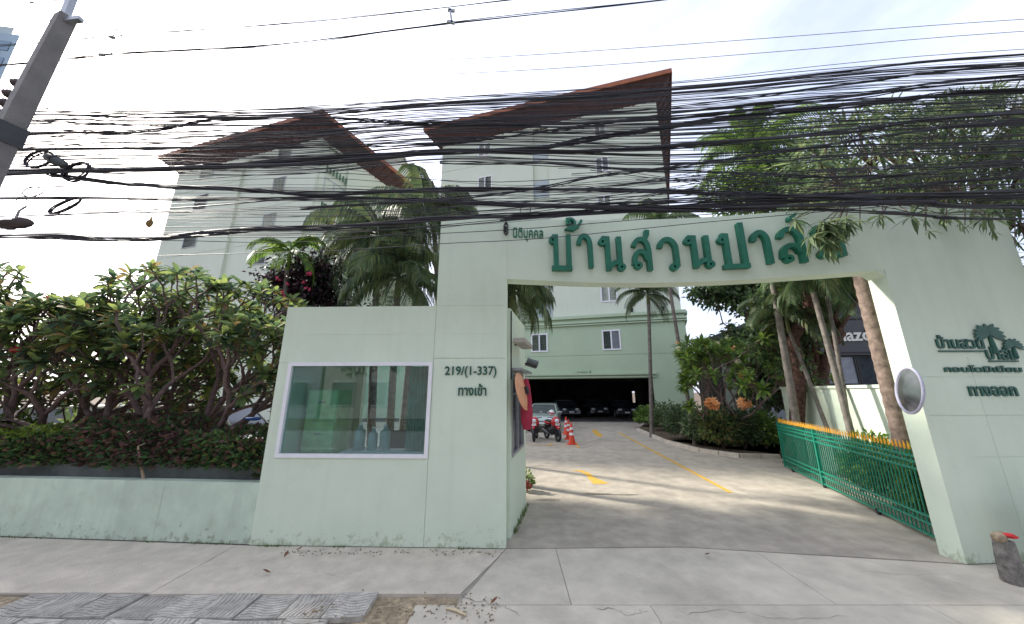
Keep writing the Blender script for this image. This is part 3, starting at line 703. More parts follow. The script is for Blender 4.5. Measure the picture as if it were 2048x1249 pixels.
# ================================================================ GREEN GATE
A = gp(1922, 1111); B = gp(1571, 937); GL = (B-A).length; ga = (B-A).normalized()
gate = thing('driveway_gate', 'long green metal gate with yellow spear tips swung open against the right pillar', 'gate', A, rz=math.atan2(ga.y, ga.x))
GH = 1.28
def gbar(p, q, w, h, name, m=M_GATE): mb = MB(); mb.bar(p, q, w, h); return mb.obj(name, m, gate)
for z in (.08, .24, .34, .98, 1.08, GH-.12): gbar((.03,0,z), (GL-.03,0,z), .035, .03, 'rail')
for x in (.03, GL*.62, GL-.03): gbar((x,0,.04), (x,0,GH-.02), .055, .055, 'stile')
mbar = MB().bar((0,0,.09), (0,0,GH-.03), .016, .016).mesh('bar', M_GATE)
sp = MB(); n = 4
sp.add([(-.022,0,0),(0,-.012,0),(.022,0,0),(0,.012,0),(-.03,0,.05),(0,-.012,.05),(.03,0,.05),(0,.012,.05),(0,0,.13)],
    [(0,1,5,4),(1,2,6,5),(2,3,7,6),(3,0,4,7),(4,5,8),(5,6,8),(6,7,8),(7,4,8),(3,2,1,0)])
msp = sp.mesh('spear_tip', M_SPEAR)
NB = 62
for i in range(NB):
    x = .1+(GL-.2)*i/(NB-1)
    o = link('bar', mbar, gate); o.location = (x, 0, 0)
    o = link('spear_tip', msp, gate); o.location = (x, 0, GH-.03)
for x in (1.6, 3.4, 5.0): 
    mb = MB(); mb.tube([(x,-.02,.05),(x,.02,.05)], .05, 12); mb.obj('wheel', M_DARK, gate)
for z in (.25, 1.05): mb = MB(); mb.tube([(-.0,0,z-.06),(-.0,0,z+.06)], .028, 8); mb.obj('hinge', M_GATE, gate)

# ================================================================ PLANTER WALL, boundary wall
PW = Plane((-13.5, 6.07), (9.79, -.69))
lw_ = thing('planter_wall', 'low mint green street wall with hedge behind, left of the guardhouse', 'wall', (-8, 5.7, 0))
mb = MB(); wallgrid(mb, PW, 0, 9.80, 0, .80, .15, recess=[(8.3, 8.306, 0, .8, .005)]); part(mb, 'wall', M_WALLB, lw_)
PW2 = Plane((-13.5, 6.37), (9.79, -.69))
mb = MB(); wallgrid(mb, PW2, 0, 9.85, .70, .97, .12); part(mb, 'inner_kerb', mat('dark_grey_paint', (.14,.16,.15), .85, var=.2, nscale=3), lw_)
mb = MB(); mb.add([(-13.5,6.2,.70),(-3.7,5.5,.70),(-3.7,6.9,.70),(-13.5,7.7,.70)], [(0,1,2,3)]); stuff(part(mb, 'planter_soil', M_SOIL, lw_))
bw = thing('boundary_wall', 'pale green boundary wall behind the gate and the palms', 'wall', (8.4, 8, 0))
WA = Vector((8.02, 5.25, 0)); WB_ = Vector((8.95, 11.4, 0)); d = (WB_-WA).normalized()
PBW = Plane(WB_, (-d.x, -d.y)); LW = (WB_-WA).length
mb = MB(); wallgrid(mb, PBW, 0, LW, 0, 2.2, .15, recess=[(.05, LW, 1.62, 1.632, .008), (2.0, 2.01, 0, 2.2, .006), (4.1, 4.11, 0, 2.2, .006)]); part(mb, 'wall', M_WALL, bw)
mb = MB(); a = PBW.pt(-.02, 2.235, -.07); b = PBW.pt(LW+.0, 2.235, -.07); mb.bar(a, b, .21, .07); part(mb, 'coping', M_WALL, bw)

# ================================================================ APARTMENT BUILDINGS
M_PANE = mat('dark_window_pane', (.04,.05,.06), .45, var=.2, spec=.12)
M_PANEL = mat('pale_curtained_pane', (.26,.28,.33), .3, var=.15, nscale=3)
M_FRAMEG = mat('grey_window_frame', (.45,.47,.48), .5)
fa = Vector((math.sin(R(74)), -math.cos(R(74)), 0))           # along each front, left to right
def bwin(pl, a, b, parent, light=(0, 1), m=M_WHITE, w=.09, rec=.0, mull=True):
    """window whose upper-left / lower-right corners are sighted at a, b"""
    u0, z1 = pl.hit(*a); u1, z0 = pl.hit(*b)
    um = (u0+u1)/2
    f = frame(pl, u0, u1, z0, z1, w, -.05, .05, m, 'window', parent, mull=(um,) if mull else ())
    ref = parent.location
    if mull:
        pane(pl, u0+w*.6, um-w*.3, z0+w*.6, z1-w*.6, .0, M_PANEL if light[0] else M_PANE, f, ref)
        pane(pl, um+w*.3, u1-w*.6, z0+w*.6, z1-w*.6, .0, M_PANEL if light[1] else M_PANE, f, ref)
    else: pane(pl, u0+w*.6, u1-w*.6, z0+w*.6, z1-w*.6, .0, M_PANEL if light[0] else M_PANE, f, ref)
    return f, (u0, u1, z0, z1)
def shell(parent, C, LF, LS, z0, z1, m, name='wall', holes=(), sideholes=(), recess=(), srec=()):
    """front runs left from corner C, side runs back from C"""
    P0 = Vector((C[0], C[1], 0))-fa*LF; pf = Plane(P0, fa); sd = Vector((math.sin(R(24)), math.cos(R(24)), 0)); psd = Plane(C, sd)
    mb = MB(); wallgrid(mb, pf, 0, LF, z0, z1, .25, holes=holes, recess=recess); part(mb, name, m, parent)
    mb = MB(); wallgrid(mb, psd, .26, LS, z0, z1, .25, holes=sideholes, recess=srec); part(mb, name, m, parent)
    Cv = Vector((C[0], C[1], 0)); Q = [Cv+sd*LS, Cv+sd*LS-fa*LF, P0]
    pb = Plane(Q[0], -fa); mb = MB(); wallgrid(mb, pb, 0, LF, z0, z1, .25); part(mb, name, m, parent)
    pe = Plane(Q[1], -sd); mb = MB(); wallgrid(mb, pe, 0, LS-.26, z0, z1, .25); part(mb, name, m, parent)
    return pf, psd
def eaves(parent, C, LF, LS, zw, ze, ov, ridge):
    """overhanging roof: soffit rising outwards, fascia, low hip above"""
    sd = Vector((math.sin(R(24)), math.cos(R(24)), 0)); Cv = Vector((C[0], C[1], 0))
    nf = Vector((fa.y, -fa.x, 0)); ns = Vector((sd.y, -sd.x, 0))
    def corner(base, n1, n2, d):
        det = n1.x*n2.y-n1.y*n2.x; return base+Vector(((d*n2.y-d*n1.y)/det, (n1.x*d-n2.x*d)/det, 0))
    inn = [Cv, Cv+sd*LS, Cv+sd*LS-fa*LF, Cv-fa*LF]; nn = [(nf, ns), (ns, -nf), (-nf, -ns), (-ns, nf)]
    out = [corner(p, a, b, ov) for p, (a, b) in zip(inn, nn)]
    inb = [corner(p, a, b, -.3) for p, (a, b) in zip(inn, nn)]
    for i in range(4):
        j = (i+1) % 4; mb = MB()
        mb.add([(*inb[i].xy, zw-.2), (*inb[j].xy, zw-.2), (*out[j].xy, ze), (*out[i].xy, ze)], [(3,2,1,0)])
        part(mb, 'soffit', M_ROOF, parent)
        mb = MB(); L = (out[j]-out[i]).length; k = int(L/1.0); # rafters under the soffit
        for q in range(1, k):
            t = q/k; a = inb[i].lerp(inb[j], t); b = out[i].lerp(out[j], t)
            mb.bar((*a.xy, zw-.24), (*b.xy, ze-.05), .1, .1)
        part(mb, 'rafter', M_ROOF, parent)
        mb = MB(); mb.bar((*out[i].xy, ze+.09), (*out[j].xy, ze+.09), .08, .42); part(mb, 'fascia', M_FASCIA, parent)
    cx = sum((p for p in inn), Vector())/4
    r0 = cx+fa*LF*.12; r1 = cx-fa*LF*.12
    mb = MB(); v = [(*p.xy, ze+.3) for p in out]+[(*r0.xy, ridge), (*r1.xy, ridge)]
    mb.add(v, [(0,1,4),(1,2,5,4),(2,3,5),(3,0,4,5)][::1]); 
    part(mb, 'roof', mat('roof_tiles', (.22,.07,.04), .7, var=.2, nscale=3), parent)
# --- building behind the gateway
b2 = thing('apartment_building', 'tall ivory apartment tower on a sage green car park base behind the gateway', 'building', (4, 28, 0))
C2 = (12.0, 23.0); LF2, LS2 = 19.6, 20
P0 = Vector((*C2, 0))-fa*LF2; pf2 = Plane(P0, fa)
shx0 = pf2.hit(1066, 350)[0]; shx1 = pf2.hit(1098, 350)[0]
pf2, ps2 = shell(b2, C2, LF2, LS2, 7.75, 26.2, M_TOWER, recess=[(shx0, shx1, 7.8, 25.6, .35)]+[(0.02, LF2-.02, z, z+.05, .03) for z in (11.6, 15.4, 19.1, 22.8)])
eaves(b2, C2, LF2, LS2, 25.7, 27.0, 1.3, 32)
mb = MB(); v0 = pf2.pt((shx0+shx1)/2, 8, -.345)
for k in range(5):
    z0 = 9+k*3.75
    f, _ = None, None
    fr = frame(pf2, shx0+.1, shx1-.1, z0, z0+1.9, .08, -.34, -.28, M_FRAMEG, 'window', b2, mull=((shx0+shx1)/2,))
    pane(pf2, shx0+.16, shx1-.16, z0+.06, z0+1.84, -.31, M_PANEL, fr, b2.location)
    mb = MB(); mb.add([p-b2.location for p in (pf2.pt(shx0+.02, z0-1.7, -.2), pf2.pt(shx1-.02, z0-1.7, -.2), pf2.pt(shx1-.02, z0-.06, -.2), pf2.pt(shx0+.02, z0-.06, -.2))], [(0,1,2,3)])
    mb.obj('spandrel', M_SHAFT, b2)
for a, b, lt in (((1187,249),(1212,270),(0,1)), ((1190,318),(1219,343),(1,1)), ((1194,393),(1224,420),(1,1)), ((956,356),(984,378),(1,0)), ((1199,470),(1230,500),(0,0)), ((1200,568),(1236,603),(1,0)),
                 ((953,438),(984,462),(0,1)), ((950,510),(983,540),(0,0)), ((957,290),(982,310),(1,0)), ((1070,575),(1096,607),(0,0))):
    bwin(pf2, a, b, b2, lt)
u0, z1 = pf2.hit(1040, 411); u1, z0 = pf2.hit(1062, 430)
f = frame(pf2, u0, u1, z0, z1, .06, -.02, .04, M_DARK, 'window', b2); pane(pf2, u0+.05, u1-.05, z0+.05, z1-.05, .0, M_PANE, f, b2.location)
# podium
pC = Vector((*C2, 0))+fa*.12+Vector((fa.y, -fa.x, 0))*.15; LP = 26.0
PPf = Plane(pC-fa*LP, fa)
o0 = LP-LF2-1.0; o1 = PPf.hit(1310, 800)[0]; zo = PPf.hit(1310, 756)[1]
sd = Vector((math.sin(R(24)), math.cos(R(24)), 0)); pps = Plane(pC, sd)
zl = PPf.hit(1200, 728)[1]
mb = MB(); wallgrid(mb, PPf, 0, LP, 0, 7.5, .3, holes=[(o0, o1, 0, zo)], recess=[(0.01, LP-.01, zl+.62, zl+.65, .03)]); part(mb, 'podium_wall', M_PODIUM, b2)
mb = MB(); wallgrid(mb, pps, .31, 20, 0, 7.5, .3); part(mb, 'podium_wall', M_PODIUM, b2)
mb = MB(); Q = [pC, pC+sd*20, pC+sd*20-fa*LP, pC-fa*LP]; mb.prism([(q.x, q.y) for q in Q], 7.50, 7.74); part(mb, 'podium_roof', M_PODIUM, b2)
for (zc, wd) in ((7.62, .22), (7.22, .16), (7.02, .08)):
    mb = MB(); off = .12 if zc > 7.5 else .06
    mb.bar(PPf.pt(0, zc, off-.02), PPf.pt(LP+.1, zc, off-.02), .22, wd); mb.bar(pps.pt(.2, zc, off), pps.pt(20, zc, off), .22, wd); part(mb, 'cornice', M_PODIUM, b2)
mb = MB(); mb.bar(PPf.pt(o0, zo+.30, .08), PPf.pt(o1+.25, zo+.30, .08), .2, .14); mb.bar(PPf.pt(o0, zo+.09, .04), PPf.pt(o1+.2, zo+.09, .04), .12, .1); part(mb, 'lintel', M_PODIUM, b2)
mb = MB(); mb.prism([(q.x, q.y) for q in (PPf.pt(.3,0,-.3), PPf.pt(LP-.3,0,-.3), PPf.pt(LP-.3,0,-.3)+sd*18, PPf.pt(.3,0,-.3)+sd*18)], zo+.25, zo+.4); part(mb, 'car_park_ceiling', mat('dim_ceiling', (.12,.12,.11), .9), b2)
M_INT = mat('car_park_dark', (.04,.04,.038), .9, var=.3, nscale=1)  # near-black, mottled tone for the car park's inner walls and columns
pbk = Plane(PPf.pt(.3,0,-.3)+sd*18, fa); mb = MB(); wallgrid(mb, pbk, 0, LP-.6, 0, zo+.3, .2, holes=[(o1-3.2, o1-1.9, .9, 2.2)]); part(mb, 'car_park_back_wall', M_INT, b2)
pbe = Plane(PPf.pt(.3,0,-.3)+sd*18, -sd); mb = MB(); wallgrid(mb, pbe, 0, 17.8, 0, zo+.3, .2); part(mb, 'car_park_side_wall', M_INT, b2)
for r in range(3):
    for k in range(5):
        q = PPf.pt(o0+1.8+k*(o1-o0-1.5)/4.4, 0, -2.5)+sd*(r*5.5)
        if r == 0 or k in (2, 3): continue
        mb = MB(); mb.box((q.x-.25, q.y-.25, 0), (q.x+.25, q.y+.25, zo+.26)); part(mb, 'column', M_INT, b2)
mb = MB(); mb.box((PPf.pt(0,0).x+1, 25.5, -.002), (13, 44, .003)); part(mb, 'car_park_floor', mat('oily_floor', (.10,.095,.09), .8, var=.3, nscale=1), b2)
for a, b, lt in (((1203,661),(1243,700),(0,1)), ((1062,669),(1096,704),(0,0))): bwin(PPf, a, b, b2, lt, w=.10)
txt(PPf, 'อาคาร B', (1154,742,1183,750), 'lettering', mat('faded_lettering', (.16,.22,.15), .8), b2, .02, .01)
for p in ((1264,624), (1326,621)):
    u, z = PPf.hit(*p); q = PPf.pt(u, 7.9, 0); mb = MB(); mb.tube([(q.x,q.y,7.74),(q.x,q.y,8.0)], .08, 8); mb.ell((q.x,q.y,8.02), (.13,.13,.09)); part(mb, 'vent_pipe', M_DARK, b2)

# --- building on the left
b1 = thing('apartment_building', 'ivory apartment tower with red-brown overhanging roof behind the left trees', 'building', (-27, 32, 0))
C1 = (-18.0, 26.9); LF1, LS1 = 19.5, 14.5
P0 = Vector((*C1, 0))-fa*LF1; pf1 = Plane(P0, fa); ps1 = Plane(C1, sd)
s0 = pf1.hit(472, 400)[0]; s1 = pf1.hit(489, 400)[0]
ra = ps1.hit(643, 400)[0]; rb = ps1.hit(690, 400)[0]
pf1, ps1 = shell(b1, C1, LF1, LS1, 0, 25.9, M_TOWER, recess=[(s0, s1, 4, 25, .4)]+[(0.02, LF1-.02, z, z+.05, .03) for z in (7.9, 11.6, 15.4, 19.1, 22.8)],
    srec=[(ra, rb, 2, 25.3, .35)])
eaves(b1, C1, LF1, LS1-3.0, 25.4, 26.9, 1.3, 31.5)
mb = MB(); v = [pf1.pt(s0+.01, 4.1, -.39), pf1.pt(s1-.01, 4.1, -.39), pf1.pt(s1-.01, 24.9, -.39), pf1.pt(s0+.01, 24.9, -.39)]; mb.add([p-b1.location for p in v], [(0,1,2,3)]); mb.obj('recess_shade', mat('shaft_grey', (.14,.17,.17), .8), b1)  # dark sheet standing in for the shade inside the window recess
for k in range(6):
    z0 = 5.2+k*3.7
    fr = frame(pf1, s0+.06, s1-.06, z0, z0+1.5, .07, -.38, -.31, M_FRAMEG, 'window', b1)
    pane(pf1, s0+.1, s1-.1, z0+.05, z0+1.45, -.35, M_PANEL, fr, b1.location)
for k in range(5):
    # recessed balcony bay: parapet, dark window and comb of vent fins
    zc = 21.2-3.85*k
    mb = MB(); mb.bar(ps1.pt(ra+.02, zc-1.45, -.06), ps1.pt(rb-.02, zc-1.45, -.06), .1, .95); part(mb, 'parapet', M_TOWER, b1)
    fr = frame(ps1, ra+.15, rb-.15, zc-.9, zc+.85, .09, -.33, -.2, M_FRAMEG, 'window', b1, mull=((ra+rb)/2,))
    pane(ps1, ra+.2, (ra+rb)/2-.04, zc-.85, zc+.8, -.27, M_PANE, fr, b1.location); pane(ps1, (ra+rb)/2+.04, rb-.2, zc-.85, zc+.8, -.27, M_PANE, fr, b1.location)
    for j in range(7):
        u = lerp(ra+.15, rb-.1, j/6); mb = MB(); mb.bar(ps1.pt(u, zc+1.35, -.06), ps1.pt(u, zc+2.0, -.06), .08, .14); part(mb, 'vent_fin', mat('fin_green', (.12,.24,.14), .7), b1)
for a, b, lt in (((406,328),(426,354),(0,0)), ((392,393),(411,419),(0,0)), ((371,467),(391,494),(0,0)), ((548,358),(568,384),(0,0)), ((528,430),(548,458),(0,0)), ((560,293),(582,315),(0,0)), ((510,500),(530,528),(0,0))):
    bwin(pf1, a, b, b1, lt, m=M_FRAMEG, w=.07, mull=False)
aw = thing('awning', 'dark brown awning over a balcony on the corner of the left tower', 'awning', ps1.pt(ra, 17, .1))
mb = MB(); u0, zt = ps1.hit(633, 423); u1, zb = ps1.hit(668, 452)
v = [ps1.pt(u0, zt, .1), ps1.pt(u0, zb-.3, .1), ps1.pt(u1, zb-.3, .15), ps1.pt(u1, zb+.1, .5), ps1.pt(u0, zb-.3, .9)]
v = [p-aw.location for p in v]; mb.add(v, [(0,1,2,3),(0,3,4),(1,4,3,2),(0,4,1)]); mb.obj('cover', mat('dark_brown_sheet', (.07,.035,.03), .7), aw)
# low rear block glimpsed right of the left tower
rb_ = thing('apartment_building', 'distant cream block with flat top between the two towers', 'building', (-8, 52, 0))
mb = MB(); p = at(795, 345, 52); mb.box((p.x-7.5-rb_.location.x, -4, 0), (p.x+1.0-rb_.location.x+1.2, 6, p.z)); mb.obj('wall', M_TOWER, rb_)
mb = MB(); mb.box((p.x-7.7+8, -4.2, p.z), (p.x+2.4+8, 6.2, p.z+.4)); mb.obj('parapet', M_TOWER, rb_)
# glazed tower cut by the left edge of the picture
p = at(42, 68, 30); p2 = at(0, 25, 30)
gt = thing('glass_tower', 'blue-grey office tower at the far left edge behind the power pole', 'building', (p.x, 30, 0))
mb = MB(); mb.prism([(0,0), (-28,12), (-40,4), (-20,-3)], 0, p.z-.2); mb.obj('wall', mat('blue_grey_cladding', (.30,.42,.50), .5, var=.1, nscale=.4), gt)
mb = MB(); mb.prism([(-2.0,.5), (-26,10.5), (-36,4), (-19,-2)], p.z-.2, p.z+1.6); mb.obj('penthouse', mat('grey_green_cladding', (.42,.50,.50), .6), gt)
for k in range(22):
    z = p.z-2.6-k*2.3
    if z < 2: break
    mb = MB(); mb.add([(-.5,-.10,z),(-19.6,-2.98,z),(-19.6,-2.98,z+1.3),(-.5,-.10,z+1.3)], [(3,2,1,0)]); mb.v = [(x, y-.03, zz) for x, y, zz in mb.v]; mb.obj('window', mat('sky_blue_glass', (.12,.22,.32), .15), gt)

# ================================================================ SHOWROOM BEHIND THE BOUNDARY WALL
M_BLK = mat('black_cladding', (.045,.045,.055), .35, var=.1, nscale=1)
sr = thing('showroom_building', 'black-clad car showroom with a silver name sign behind the palms', 'building', (14, 15, 0))
PSr = Plane(Vector((13.94, 15.85, 0)), (.985, -.17))
uS0, zS1 = PSr.hit(1652, 640); uS1, zS0 = PSr.hit(1775, 705)
_, ztop = PSr.hit(1700, 600)
zg = PSr.hit(1720, 748)[1]
mb = MB(); wallgrid(mb, PSr, 0, 16, zS0-.1, ztop, .3, recess=[(0, 16, zS1+.3, zS1+.33, .02)]); part(mb, 'fascia_wall', M_BLK, sr)
mb = MB(); wallgrid(mb, PSr, 0, 16, 0, zg-.5, .3); part(mb, 'base_wall', mat('dim_green_wall', (.10,.19,.14), .8), sr)
for k in range(8):
    u = .1+k*2.0
    fr = frame(PSr, u, u+1.98, zg-.5, zS0-.1, .07, -.25, -.15, M_DARK, 'window', sr); pane(PSr, u+.05, u+1.93, zg-.45, zS0-.15, -.2, M_PANE if k % 2 else MATS['pale_curtained_pane'], fr, sr.location)
mb = MB(); q0 = PSr.pt(0,0,-.3); q1 = PSr.pt(16,0,-.3); nb = Vector((.17,.985,0))*14
mb.prism([(q.x, q.y) for q in (q0, q1, q1+nb, q0+nb)], .0, ztop-.05); part(mb, 'body', M_BLK, sr)
mb = MB(); mb.bar(PSr.pt(-.3, ztop+.12, .3), PSr.pt(16.4, ztop+.12, .3), 1.0, .14); part(mb, 'eave', mat('grey_eave', (.28,.30,.34), .5), sr)
mb = MB(); mb.bar(PSr.pt(-.2, ztop+.01, .3), PSr.pt(16.3, ztop+.01, .3), .9, .05); part(mb, 'timber_soffit', mat('warm_timber', (.36,.13,.05), .6), sr)
mb = MB(); uu0, uu1 = uS0-.3, PSr.hit(1800,670)[0]
for a, b in (((uu0, zS0+.02), (uu1, zS0+.02)), ((uu0, zS1), (uu1, zS1))): mb.bar(PSr.pt(*a, .04), PSr.pt(*b, .04), .06, .04)
part(mb, 'sign_panel_edge', M_DARK, sr)
txt(PSr, 'mazda', (1662,658,1756,683), 'sign_lettering', mat('silver_lettering', (.70,.70,.62), .3, .2), sr, .08, .022)
# dark gable roof seen over the trees to the left of it
dh = thing('neighbour_house', 'low house with dark sloping roof half hidden by the garden trees', 'building', (9, 22, 0))
a_, b_, c_ = at(1440, 690, 20), at(1600, 585, 17), at(1640, 700, 16)
mb = MB(); e0, e1 = at(1432, 695, 21), at(1612, 582, 17.5)
bk = Vector((3.2, 9, 0)); lo = Vector((2.2, .3, -3.4))
mb.add([v-dh.location for v in (e0, e1, e1+bk, e0+bk, e1+Vector((4,0,-1.6)), e1+bk+Vector((4,0,-1.6)))], [(0,1,2,3),(1,4,5,2)])
mb.add([v-dh.location-Vector((0,0,.25)) for v in (e0, e1, e1+bk, e0+bk, e1+Vector((4,0,-1.6)), e1+bk+Vector((4,0,-1.6)))], [(3,2,1,0),(2,5,4,1)])
mb.obj('roof', mat('charcoal_roof', (.06,.065,.07), .7, var=.2), dh)
mb = MB(); base = [e0+Vector((.3,.3,0)), e1+Vector((0,.3,0)), e1+Vector((3.8,.3,-1.6))]
v = [(q.x-9, q.y-22, 0) for q in base]+[(q.x-9, q.y-22, q.z-.3) for q in base]
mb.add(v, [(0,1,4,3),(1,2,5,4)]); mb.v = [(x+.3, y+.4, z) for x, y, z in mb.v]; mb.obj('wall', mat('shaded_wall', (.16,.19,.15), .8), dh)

# ================================================================ STREET OPPOSITE (behind the camera; mirrored in the panes)
for k in range(5):
    x = -22+k*9.5; h = (8, 9.5, 7, 9, 7.5)[k]
    o = thing('shophouse', ('grey', 'cream', 'brick red', 'white', 'tan')[k]+' shophouse across the street behind the camera', 'building', (x, -17, 0))
    mb = MB(); mb.box((-4.6,-6,0), (4.6,0,h)); mb.obj('wall', mat('shophouse_%d' % k, [(.25,.26,.30),(.34,.31,.28),(.26,.17,.15),(.38,.38,.42),(.30,.26,.24)][k], .8), o)
    for fl_ in range(3):
        for c_ in range(3):
            if (k*7+fl_*5+c_*3) % 4 == 1: continue
            mb = MB(); mb.box((-3.9+c_*2.8, 0, 1+fl_*3.2), (-1.9+c_*2.8, .06, 3+fl_*3.2)); w_ = mb.obj('window', M_FRAMEG, o)
            mb = MB(); mb.box((-3.8+c_*2.8, .06, 1.1+fl_*3.2), (-2.0+c_*2.8, .09, 2.9+fl_*3.2)); mb.obj('pane', M_PANE, w_)

# ================================================================ PLANTS
def rnd_dir(rg): 
    while True:
        v = Vector((rg.uniform(-1,1), rg.uniform(-1,1), rg.uniform(-1,1)))
        if .05 < v.length < 1: return v.normalized()
def leaf_tmpl(L, W, seg=3, droop=.25, fold=.25, peak=.55):
    """blade along +X, folded along the midrib"""
    v = []; f = []
    for i in range(seg+1):
        t = i/seg; w = W*math.sin(math.pi*min(.97, t**(math.log(.5)/math.log(peak))*.97+.03)) if 0 < i < seg else (W*.12 if i == 0 else W*.04)
        z = -droop*L*t*t; v += [(L*t, -w/2, z+fold*w/2), (L*t, 0, z), (L*t, w/2, z+fold*w/2)]
    for i in range(seg):
        a = i*3; f += [(a, a+3, a+4, a+1), (a+1, a+4, a+5, a+2)]
    return v, f
def foliage(parent, mats, leaves, tmpl, n_obj, nm='leaf', weights=None):
    """leaves: list of (Matrix local to parent, material index). The n_obj nearest the viewer are single parts, the rest one part."""
    eye = Vector((0, 0, CAM_H))-parent.location
    tm = tmpl if isinstance(tmpl, list) else [tmpl]
    leaves = sorted(leaves, key=lambda q: (q[0].translation-eye).length)
    if n_obj:
        ms = {}
        for i, (M, k) in enumerate(leaves[:n_obj]):
            key = (k, i % len(tm))
            if key not in ms: ms[key] = MB().add(*tm[key[1]], 0, True).mesh('leaf', mats[k])
            link(nm, ms[key], parent, M)
    rest = leaves[n_obj:]
    if rest:
        mb = MB()
        for i, (M, k) in enumerate(rest):
            v, f = tm[i % len(tm)]; mb.add([M @ Vector(p) for p in v], f, k, True)
        stuff(mb.obj('foliage', mats, parent))
def leafM(p, d, rg, s=1.0, roll=.5):
    """leaf at p pointing along d, face up-ish"""
    x = d.normalized(); up = Vector((0,0,1))+rnd_dir(rg)*roll
    y = up.cross(x)
    if y.length < .05: y = Vector((0,1,0)).cross(x)
    y.normalize(); z = x.cross(y)
    M = Matrix((x*s, y*s, z*s)).transposed().to_4x4(); M.translation = p
    return M
def rosette(leaves, p, d, rg, n, s, nm, spread=(.35, 1.15)):
    d = d.normalized(); a = d.orthogonal().normalized(); b = d.cross(a)
    for i in range(n):
        th = i*2.4+rg.uniform(-.2,.2); el = lerp(spread[0], spread[1], (i+.5)/n)*math.pi/2
        dr = (a*math.cos(th)+b*math.sin(th))*math.sin(el)+d*math.cos(el)
        k = rg.choices(range(nm), [4, 3, 3, 2, 1][:nm])[0]
        leaves.append((leafM(p-d*.04*(i/n), dr, rg, s*rg.uniform(.7, 1.12), .3), k))
def crooked(p, q, rg, k=5, amp=.08):
    pts = []
    for i in range(k+1):
        t = i/k; r = rnd_dir(rg)*amp*(q-p).length*math.sin(math.pi*t); pts.append(p.lerp(q, t)+r)
    return pts
def frangipani(name, label, cat, loc, stems, depth, L0, r0, leafs, tmpl, n_leaf, s_leaf, n_obj, seed, bark, up=.35, flowers=(), keep=None, group=None):
    rg = random.Random(seed); t = thing(name, label, cat, loc, group); tr = MB(); leaves = []; tips = []
    def grow(p, d, L, r, dep):
        q = p+d*L
        if keep and not keep(q+Vector(loc)): 
            tips.append((p, d)); return
        tr.tube(crooked(p, q, rg, 3, .06), [lerp(r, r*.78, i/3) for i in range(4)], 6 if dep > 2 else 4, caps=False)
        if dep == 0: tips.append((q, d)); return
        n = rg.choice((2, 2, 3)); a = d.orthogonal().normalized(); b = d.cross(a); th0 = rg.uniform(0, 6.28)
        for i in range(n):
            th = th0+i*6.283/n+rg.uniform(-.4,.4); ang = rg.uniform(.38, .72)
            nd = (d*math.cos(ang)+(a*math.cos(th)+b*math.sin(th))*math.sin(ang)+Vector((0,0,up*.35))).normalized()
            if nd.z < -.15: nd.z = .05; nd.normalize()
            grow(q, nd, L*rg.uniform(.72, .95), r*.74, dep-1)
    for (sx, sy, dx, dy, dz, lf) in stems: grow(Vector((sx, sy, 0)), Vector((dx, dy, dz)).normalized(), L0*lf, r0, depth)
    tr.obj('trunk', bark, t)
    for p, d in tips: rosette(leaves, p, (d+Vector((0,0,.3))).normalized(), rg, n_leaf, s_leaf, len(leafs))
    foliage(t, leafs, leaves, tmpl, n_obj)
    for m, cnt in flowers:
        for k in range(cnt):
            p, d = rg.choice(tips); mb = MB(); add_flower(mb, rg, .035, 7); o = mb.obj('flower', m, t); o.location = p+d*.12+Vector((0,-.05,.08))
    return t, tips
def add_flower(mb, rg, s, n):
    for j in range(n):
        c = rnd_dir(rg)*s*2.0; tilt = Euler((rg.uniform(-1.2,1.2), rg.uniform(-1.2,1.2), 0)).to_matrix()
        for k in range(5):
            a = k*1.2566+j; d = Vector((math.cos(a), math.sin(a), .25)); e = Vector((-math.sin(a), math.cos(a), 0))*s*.45
            d = tilt @ d; e = tilt @ e; mb.add([c, c+d*s+e, c+d*s*1.5, c+d*s-e], [(0,1,2,3)], 0, True)
T_FR = [leaf_tmpl(.31, .125, 4, .22, .25, .62), leaf_tmpl(.28, .115, 4, .35, .3, .6), leaf_tmpl(.25, .115, 4, .1, .2, .6)]
T_LONG = [leaf_tmpl(.26, .042, 3, .25, .3, .55), leaf_tmpl(.22, .038, 3, .45, .3, .55)]
T_SM = [leaf_tmpl(.14, .07, 2, .2, .2), leaf_tmpl(.11, .06, 2, .3, .3)]
T_TINY = [leaf_tmpl(.085, .05, 2, .2, .2), leaf_tmpl(.07, .045, 2, .2, .2)]

